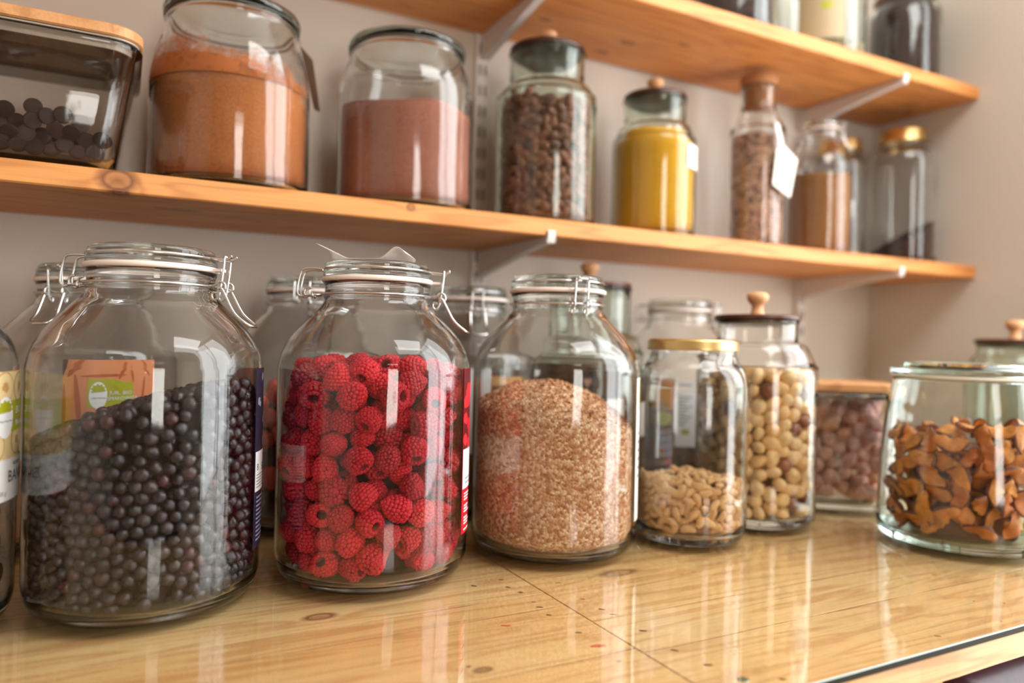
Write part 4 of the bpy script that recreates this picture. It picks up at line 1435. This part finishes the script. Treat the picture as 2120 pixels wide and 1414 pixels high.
def noise3(p, s, k):
    return math.sin(p[0] * s + k * 1.7) * math.sin(p[1] * s * 1.13 + k * 2.9) * math.sin(p[2] * s * 0.91 + k * 0.7)


def blob_mesh(name, mat, scale, bumps=((3, 0.06),), sub=3, seed=0, fn=None):
    v, f = {1: ICO1, 2: ICO2, 3: ICO3}[sub]
    out = []
    for p in v:
        d = 1 + sum(a * noise3(p, s, seed + i) for i, (s, a) in enumerate(bumps))
        q = (p[0] * d, p[1] * d, p[2] * d)
        if fn:
            q = fn(q)
        out.append((q[0] * scale[0], q[1] * scale[1], q[2] * scale[2]))
    b = MB()
    b.add(out, f)
    return b.mesh(name, [mat])


def berry_fn(q):
    x, y, z = q
    r = math.hypot(x, y)
    if z > 0.6:
        if r < 0.22:
            z -= 0.30 * (1 - r / 0.22)
        elif r < 0.42:
            z += 0.06 * math.sin((r - 0.22) / 0.2 * PI)
    return (x, y, z * 0.93)


def raspberry_mesh(k):
    rnd = random.Random(100 + k)
    b = MB()
    n = 7
    hgt, rmax = 0.0225, 0.0112 * rnd.uniform(0.95, 1.08)
    b.lathe([(0.0038, -0.004), (0.0042, -0.0098), (0.0078, -0.0104), (rmax - 0.0016, -0.004), (rmax - 0.0022, 0.002), (0.0052, 0.0080), (0, 0.0105)], 14, mat=1)
    b.lathe([(0.0038, -0.004), (0.0, 0.004)], 14, mat=1)
    rows = [(-0.0104, 0.0062, 12), (-0.0090, rmax - 0.0024, 17), (-0.0062, rmax - 0.0012, 19), (-0.0032, rmax - 0.0010, 19), (-0.0002, rmax - 0.0014, 19), (0.0027, rmax - 0.0024, 16), (0.0054, rmax - 0.0042, 13), (0.0078, rmax - 0.0064, 9), (0.0096, 0.0022, 5), (0.0106, 0.0, 1)]
    for i, (z, r, c) in enumerate(rows):
        for j in range(c):
            a = 2 * PI * (j + 0.5 * (i % 2)) / c + rnd.uniform(-0.06, 0.06)
            s = 0.00215 * rnd.uniform(0.86, 1.14)
            x, y = (r + rnd.uniform(-0.0004, 0.0004)) * math.cos(a), r * math.sin(a)
            b.add([(x + p[0] * s, y + p[1] * s, z + p[2] * s * 0.95 + rnd.uniform(-0.0003, 0.0003)) for p in ICO2[0]], ICO2[1], 0)
    sq = (rnd.uniform(0.92, 1.06), rnd.uniform(0.9, 1.06), rnd.uniform(0.86, 1.06))
    b.v = [(x * sq[0], y * sq[1], z * sq[2] + 0.06 * x) for x, y, z in b.v]
    return b.mesh('raspberry', [M['raspberry'], M['rasp_core']])


def wedge_mesh(k):
    """shrivelled crescent slice: thick skin arc outside, thin edge inside"""
    rnd = random.Random(300 + k)
    b = MB()
    R0 = rnd.uniform(0.019, 0.025)
    arc = rnd.uniform(1.35, 2.0)
    rings = []
    nseg, m_ = 14, 10
    for i in range(nseg + 1):
        t = i / nseg
        a = (t - 0.5) * arc
        wd = math.sin(PI * (0.06 + 0.88 * t)) ** 0.7
        tw = 0.5 * math.sin(3 * a + k)
        ring = []
        for j in range(m_):
            q = 2 * PI * j / m_
            u = math.cos(q) * 0.0100 * wd
            w = math.sin(q) * (0.0030 + 0.0022 * math.cos(q)) * wd
            u += 0.0012 * math.sin(7 * a + q * 2 + k)
            w += 0.0012 * math.sin(5 * a + q + 2 * k)
            uu, ww = u * math.cos(tw) - w * math.sin(tw), u * math.sin(tw) + w * math.cos(tw)
            ring.append(((R0 + uu) * math.sin(a), (R0 + uu) * math.cos(a) - R0, ww + 0.004 * math.sin(2.2 * a + k)))
        rings.append(ring)
    n = m_
    verts = [p for r in rings for p in r]
    for i in range(nseg):
        for j in range(n):
            l = (j + 1) % n
            mat = 1 if j in (9, 0) else 0
            b.add([verts[i * n + j], verts[i * n + l], verts[(i + 1) * n + l], verts[(i + 1) * n + j]], [(0, 1, 2, 3)], mat)
    b.add(rings[0], [tuple(range(n))[::-1]], 0)
    b.add(rings[-1], [tuple(range(n))], 0)
    me = b.mesh('dried_apple_slice', [M['apple'], M['apple_skin']])
    bm = bmesh.new()
    bm.from_mesh(me)
    bmesh.ops.remove_doubles(bm, verts=bm.verts, dist=1e-6)
    bmesh.ops.recalc_face_normals(bm, faces=bm.faces)
    bm.to_mesh(me)
    bm.free()
    return me


def disc_mesh(name, mat, r, h, dome=0.25):
    b = MB()
    b.lathe([(0, -h / 2), (r * 0.93, -h / 2), (r, -h / 2 + h * 0.25), (r, h * 0.1), (r * 0.93, h * 0.38), (r * 0.6, h * (0.5 + dome * 0.3)), (0, h * (0.5 + dome * 0.45))], 28)
    b.s = [False] * len(b.s)
    return b.mesh(name, [mat])


def relax(n, w, height, d, seed, periodic=True, it=70):
    """n points spread over a strip of width w and height(u), pushed apart to distance d"""
    rs = np.random.RandomState(seed)
    u = rs.rand(n) * w
    H = np.array([height(x) for x in u])
    v = rs.rand(n) * H
    for _ in range(it):
        du = u[:, None] - u[None, :]
        if periodic:
            du = (du + w / 2) % w - w / 2
        dv = v[:, None] - v[None, :]
        dist = np.sqrt(du * du + dv * dv) + 1e-9
        push = np.clip(d - dist, 0, None) / dist * 0.5
        np.fill_diagonal(push, 0)
        u = u + (du * push).sum(1) * 0.5 + rs.randn(n) * d * 0.01
        v = v + (dv * push).sum(1) * 0.5
        u = u % w if periodic else np.clip(u, 0, w)
        H = np.array([height(x) for x in u])
        v = np.clip(v, 0, H)
    return u, v


def relax_disc(n, R, d, seed, it=70):
    rs = np.random.RandomState(seed)
    a, r = rs.rand(n) * 2 * PI, R * np.sqrt(rs.rand(n))
    p = np.stack([r * np.cos(a), r * np.sin(a)], 1)
    for _ in range(it):
        D_ = p[:, None] - p[None]
        dist = np.sqrt((D_ ** 2).sum(2)) + 1e-9
        push = np.clip(d - dist, 0, None) / dist * 0.25
        np.fill_diagonal(push, 0)
        p = p + (D_ * push[:, :, None]).sum(1)
        rr = np.sqrt((p ** 2).sum(1))
        k = np.minimum(1, R / np.maximum(rr, 1e-9))
        p *= k[:, None]
    return p


def pack(cx, cy, z0, rfun, top, r, seed, dens=0.92, layers=2, back=-0.2, topfill=True, jit=0.35):
    """positions of pieces of radius r lying against the glass all round and over the top; only the half that faces the room front is kept"""
    Rm = rfun(z0 + 0.03)
    tocam = Vector((CAM.x - cx, CAM.y - cy, 0)).normalized()
    out = []
    for lay in range(layers):
        inset = r * (1.02 + 1.45 * lay)
        Rs = Rm - inset
        w = 2 * PI * Rs

        def height(x, Rs=Rs, lay=lay):
            a = x / Rs
            return max(top(Rs * math.cos(a), Rs * math.sin(a)) - r * (0.9 + lay * 0.9) - z0 - r * 0.95, 0.001)
        area = w * np.mean([height(w * k / 24) for k in range(24)])
        n = int(area / (2 * math.sqrt(3) * r * r) * dens * (1 if lay == 0 else 0.85))
        u, v = relax(n, w, height, 2 * r * 0.98, seed + lay)
        rs = random.Random(seed + 50 + lay)
        for a, h in zip(u / Rs, v):
            z = z0 + r * 0.95 + h
            RR = rfun(z) - inset - rs.random() * r * jit
            nx, ny = math.cos(a), math.sin(a)
            if nx * tocam.x + ny * tocam.y < back:
                continue
            out.append((cx + RR * nx, cy + RR * ny, z, 'side', lay, (nx, ny)))
    if topfill:
        Rt = Rm - 2.6 * r
        n = int(PI * Rt * Rt / (2 * math.sqrt(3) * r * r) * dens)
        for x, y in relax_disc(n, Rt, 2 * r * 0.98, seed + 9):
            out.append((cx + x, cy + y, top(x, y) - r * 0.95 + random.Random(seed + int(x * 1e5)).uniform(-0.35, 0.35) * r, 'top', 0, (0, 0)))
    return out


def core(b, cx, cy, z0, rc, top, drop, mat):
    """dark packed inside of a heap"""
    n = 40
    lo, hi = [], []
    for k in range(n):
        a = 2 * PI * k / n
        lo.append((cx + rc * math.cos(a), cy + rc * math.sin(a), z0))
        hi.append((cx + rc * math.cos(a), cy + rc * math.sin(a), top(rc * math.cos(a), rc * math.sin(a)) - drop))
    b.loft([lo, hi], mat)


def place(name, meshes, pts, label, cat, group, seed, orient='any', scale=(0.9, 1.08)):
    rnd = random.Random(seed)
    protos = {}
    res = []
    for (x, y, z, kind_, lay, nrm) in pts:
        me = rnd.choice(meshes)
        if me.name not in protos:
            o = bpy.data.objects.new(name, me)
            protos[me.name] = o
            tag(o, label, cat, group)
        else:
            o = protos[me.name].copy()
        COL.objects.link(o)
        o.location = (x, y, z)
        if orient == 'any':
            o.rotation_mode = 'QUATERNION'
            q = Vector((rnd.gauss(0, 1), rnd.gauss(0, 1), rnd.gauss(0, 1), rnd.gauss(0, 1))).normalized()
            o.rotation_quaternion = q
        elif orient == 'flat':       # flat face against the glass
            n = Vector((nrm[0], nrm[1], nrm[2] if len(nrm) > 2 else rnd.uniform(-0.5, 0.5))) if kind_ == 'side' else Vector((rnd.uniform(-0.6, 0.6), rnd.uniform(-0.6, 0.6), 1))
            o.rotation_mode = 'QUATERNION'
            o.rotation_quaternion = n.normalized().to_track_quat('Z', 'Y') @ Euler((rnd.uniform(-0.3, 0.3), rnd.uniform(-0.3, 0.3), rnd.uniform(0, 6.28))).to_quaternion()
        s = rnd.uniform(*scale)
        o.scale = (s, s, s)
        res.append(o)
    return res


def rest(name, mesh, pts, corefn, mats, label, cat, seed):
    """the pieces packed behind the visible ones: one mass"""
    rnd = random.Random(seed)
    b = MB()
    mv = [tuple(v.co) for v in mesh.vertices]
    mf = [tuple(p.vertices) for p in mesh.polygons]
    for (x, y, z, *_r) in pts:
        e = Euler((rnd.uniform(0, 6), rnd.uniform(0, 6), rnd.uniform(0, 6))).to_matrix().to_4x4()
        b.add(mv, mf, 0, True, Matrix.Translation((x, y, z)) @ e)
    corefn(b)
    return tag(b.build(name, mats), label, cat, kind='stuff')


def shown_first(pts, n):
    """the n pieces that face the camera most; the others"""
    def key(p):
        d = Vector((CAM.x - p[0], CAM.y - p[1], 0)).normalized()
        return (p[4], -(p[5][0] * d.x + p[5][1] * d.y) if p[3] == 'side' else -0.55)
    s = sorted(pts, key=key)
    return s[:n], s[n:]


# blueberries
def blue_top(dx, dy):
    return 0.158 + 0.024 * right_of(dx, dy) / 0.075 + 0.010 * (1 - (dx * dx + dy * dy) / 0.0075)


clip_r = lambda z: R_IN if 0.03 < z < 0.186 else (R_IN - (0.03 - z) * 0.22 if z <= 0.03 else R_IN - (z - 0.186) * 0.42)
berries = [blob_mesh('blueberry', M['blueberry'], (0.0053, 0.0053, 0.0053), ((2.5, 0.09), (6, 0.06), (11, 0.03)), 3, k, berry_fn) for k in range(4)]
lowberry = blob_mesh('blueberry_low', M['blueberry'], (0.0053, 0.0053, 0.0051), ((3, 0.08),), 2, 9)
pts = pack(*BLUE, 0.0088, lambda z: clip_r(z + 0.003) - max(0, 0.023 - z) * 0.2, blue_top, 0.0051, 11, dens=0.98)
vis, oth = shown_first(pts, 300)
place('blueberry', berries, vis, 'dark blueberry among those filling the jar with the narrow navy edge label', 'blueberry', 'blueberries in the big clip-top jar', 1)
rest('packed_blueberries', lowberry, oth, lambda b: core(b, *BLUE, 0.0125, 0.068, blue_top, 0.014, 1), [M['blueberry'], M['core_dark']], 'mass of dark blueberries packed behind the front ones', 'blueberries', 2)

# raspberries
def rasp_top(dx, dy):
    return 0.2065 - 0.010 * (dx * dx + dy * dy) / 0.0072


rasps = [raspberry_mesh(k) for k in range(5)]
pts = pack(*RASP, 0.0086, lambda z: clip_r(z + 0.003) - max(0, 0.031 - z) * 0.22, rasp_top, 0.0122, 23, dens=0.97, layers=2, back=-0.35, jit=0.55)
place('raspberry', rasps, pts, 'red raspberry among those filling the jar with paper on its lid', 'raspberry', 'raspberries in the big clip-top jar', 3, scale=(0.92, 1.08))
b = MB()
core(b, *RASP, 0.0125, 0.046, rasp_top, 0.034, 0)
tag(b.build('packed_raspberries', [M['core_red_shade']]), 'mass of raspberries packed in the middle of the jar, darkened for the shaded gaps', 'raspberries', kind='stuff')

# split peanuts in the gold-lidded jar
def half_fn(q):
    x, y, z = q
    return (x, y + 0.25 * x * x, z if z > 0 else z * 0.35)


pean = [blob_mesh('split_peanut', M['peanut'], (0.0080, 0.0046, 0.0040), ((2, 0.10),), 3, k, half_fn) for k in range(4)]
GR = lambda z: 0.0608 if z > 0.022 else 0.0608 - (0.022 - z) * 0.35
gt = lambda dx, dy: 0.072 + 0.002 * math.sin(dx * 90)
pts = pack(0.590, 0.669, 0.0098, GR, gt, 0.0050, 31, dens=1.0, jit=0.2)
place('split_peanut', pean, pts, 'pale split peanut among those in the gold-lidded jar on the counter', 'peanut', 'split peanuts in the gold-lidded jar', 4, 'flat')
b = MB()
core(b, 0.590, 0.669, 0.0102, 0.047, gt, 0.010, 0)
tag(b.build('packed_peanuts', [M['core_nut']]), 'mass of peanuts packed in the middle of the gold-lidded jar', 'peanuts', kind='stuff')

# pale nuts in the knob-lidded jar
nuts = [blob_mesh('blanched_nut', M['hazelnut'], (0.0096, (0.0088, 0.0080, 0.0072, 0.0090)[k], (0.0108, 0.0092, 0.0120, 0.0098)[k]), ((2, 0.06),), 3, k, lambda q: (q[0] * (1 - 0.18 * max(q[2], 0)), q[1] * (1 - 0.18 * max(q[2], 0)), q[2])) for k in range(4)]
NR = lambda z: 0.0716 if 0.02 < z < 0.188 else (0.0716 - (0.02 - z) * 0.3 if z <= 0.02 else 0.0716 - (z - 0.188) * 0.6)
nt_ = lambda dx, dy: 0.194 - 0.006 * right_of(dx, dy) / 0.07
pts = pack(0.727, 0.703, 0.0098, NR, nt_, 0.0088, 41, dens=0.98)
place('blanched_nut', nuts, pts, 'round pale nut among those filling the knob-lidded jar on the counter', 'nut', 'nuts in the knob-lidded jar', 5)
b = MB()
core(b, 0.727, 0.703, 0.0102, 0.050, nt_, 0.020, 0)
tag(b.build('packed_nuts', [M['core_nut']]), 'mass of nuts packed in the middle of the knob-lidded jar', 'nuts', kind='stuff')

# cocoa beans
beans = [blob_mesh('cocoa_bean', M['bean'], (0.0094, 0.0063, 0.0050), ((2.4, 0.10), (6, 0.04)), 3, k) for k in range(4)]
BR = lambda z: 0.0678 - max(0, z1 + 0.026 - z) * 0.4 - max(0, z - z1 - 0.178) * 0.3
bt_ = lambda dx, dy: z1 + 0.187 + 0.004 * math.sin(dx * 80)
pts = pack(0.540, 0.935, z1 + 0.0115, BR, bt_, 0.0063, 51, dens=0.95, jit=0.5)
vis, oth = shown_first(pts, 300)
place('cocoa_bean', beans, vis, 'brown cocoa bean among those filling the wide-necked jar on the lower shelf', 'cocoa bean', 'cocoa beans in the wide-necked jar', 6, 'flat')
rest('packed_cocoa_beans', blob_mesh('bean_low', M['bean'], (0.0092, 0.0060, 0.0048), ((3, 0.1),), 2, 3), [p for p in oth if p[4] == 1 and p[2] > z1 + 0.021], lambda b: core(b, 0.540, 0.935, z1 + 0.0125, 0.050, bt_, 0.014, 1), [M['bean'], M['core_bean']], 'mass of cocoa beans packed behind the front ones', 'cocoa beans', 7)

# dried apple slices
wedges = [wedge_mesh(k) for k in range(6)]
AR = lambda z: 0.0862 - max(0, z - 0.05) * 0.058 - max(0, 0.03 - z) * 0.35
at_ = lambda dx, dy: 0.135 + 0.012 * right_of(dx, dy) / 0.08 + 0.010 * math.sin(dx * 60 + 1) * math.cos(dy * 45)
pts = pack(0.881, 0.527, 0.0130, AR, at_, 0.0112, 61, dens=1.0, layers=2, jit=0.4)
pts = [p for p in pts if not (p[4] == 1 and p[3] == 'side' and p[2] < 0.02)]
place('dried_apple_slice', wedges, pts, 'curled orange-brown dried apple slice among those in the tulip jar', 'apple slice', 'dried apple slices in the tulip jar', 8, 'flat', (0.8, 1.05))
b = MB()
core(b, 0.881, 0.527, 0.0102, 0.055, at_, 0.026, 0)
tag(b.build('packed_apple_slices', [M['core_apple']]), 'dark mass of dried apple packed in the middle of the tulip jar', 'dried apple', kind='stuff')

# pinkish fruit chunks in the box behind
chunks = [blob_mesh('fruit_chunk', M['chunk'], (0.0150, (0.0135, 0.0115, 0.0150, 0.0120, 0.0135)[k], (0.0125, 0.0150, 0.0110, 0.0130, 0.0140)[k]), ((1.6, 0.30), (3.1, 0.20), (6, 0.08)), 3, k) for k in range(5)]
rc = random.Random(12)
Mx = Matrix.Translation((RBX[0], RBX[1], 0)) @ Matrix.Rotation(RBA, 4, 'Z')
pts = []
cu, cv = relax(36, 0.094, lambda u: 0.112 + 0.010 * math.sin(u * 80), 0.0205, 55, False)
for lay in range(2):
    for u, v_ in zip(cu, cv):
        p = Mx @ Vector((-0.047 + (u if lay == 0 else 0.094 - u), -0.033 + 0.024 * lay + rc.uniform(-0.002, 0.003), 0.0235 + v_))
        pts.append((p.x, p.y, p.z, 'side', 0, (0, -1)))
place('fruit_chunk', chunks, pts, 'dusty pinkish fruit chunk among those in the bamboo-lidded glass box', 'fruit chunk', 'fruit chunks in the glass box', 9, scale=(0.62, 0.94))

# dark chocolate discs
discs = [disc_mesh('chocolate_disc', M['chocolate'], 0.0083, 0.0034, 0.0)]
rc = random.Random(21)
pts = []
cu, cv = relax(46, 0.166, lambda u: 0.033 + 0.006 * math.sin(u * 70), 0.0138, 77, False)
for k, (u, v_) in enumerate(zip(cu, cv)):
    zz = 0.0172 + v_
    y = -0.0590 - 0.019 * zz / 0.124 + (0.0035 if k % 2 else 0.0080) + rc.uniform(0, 0.0015)
    pts.append((CHX[0] - 0.083 + u, CHX[1] + y, z1 + zz, 'side', 0, (rc.uniform(-0.15, 0.25), -1, rc.uniform(-0.5, -0.05))))
for k in range(60):
    x, y = rc.uniform(-0.080, 0.080), rc.uniform(-0.040, 0.054)
    pts.append((CHX[0] + x, CHX[1] + y, z1 + 0.017 + rc.uniform(0, 0.030), 'top', 0, (0, 0)))
place('chocolate_disc', discs, pts, 'round dark chocolate disc among those in the bamboo-lidded container', 'chocolate disc', 'chocolate discs in the food container', 10, 'flat', (0.95, 1.05))

# red dried strawberries seen between the front jars
straws = [blob_mesh('dried_strawberry', M['strawberry'], (0.0125, 0.0125, 0.016), ((2.2, 0.12), (7, 0.04)), 3, k, lambda q: (q[0] * (1 - 0.3 * q[2]), q[1] * (1 - 0.3 * q[2]), q[2])) for k in range(3)]
stt = lambda dx, dy: 0.165
pts = [p for p in pack(*STRAW, 0.0100, clip_r, stt, 0.0135, 71, dens=1.0, layers=1, back=0.25, topfill=True)]
place('dried_strawberry', straws, pts, 'red dried strawberry among those in the jar behind the raspberry jar', 'strawberry', 'dried strawberries in the jar behind', 11, scale=(0.85, 1.0))
b = MB()
core(b, *STRAW, 0.0102, 0.058, stt, 0.028, 0)
tag(b.build('packed_strawberries', [M['core_red_shade']]), 'mass of strawberries packed in the middle of the jar behind, darkened for the shaded gaps', 'strawberries', kind='stuff')

# banana chips at the foot of the far left jar
bchips = [blob_mesh('banana_chip', M['banana'], (0.0140, 0.0130, 0.0036), ((2, 0.12), (5, 0.06)), 3, k) for k in range(3)]
btp = lambda dx, dy: 0.085
pts = pack(*BAN, 0.0100, clip_r, btp, 0.0092, 81, dens=0.95, layers=2, back=0.0)
place('banana_chip', bchips, pts, 'brown dried banana slice among those in the far left jar', 'banana chip', 'banana slices in the far left jar', 12, 'flat', (0.8, 1.0))
b = MB()
core(b, *BAN, 0.0102, 0.055, btp, 0.02, 0)
tag(b.build('packed_banana_slices', [M['core_nut']]), 'mass of dried banana packed in the middle of the far left jar', 'dried banana', kind='stuff')
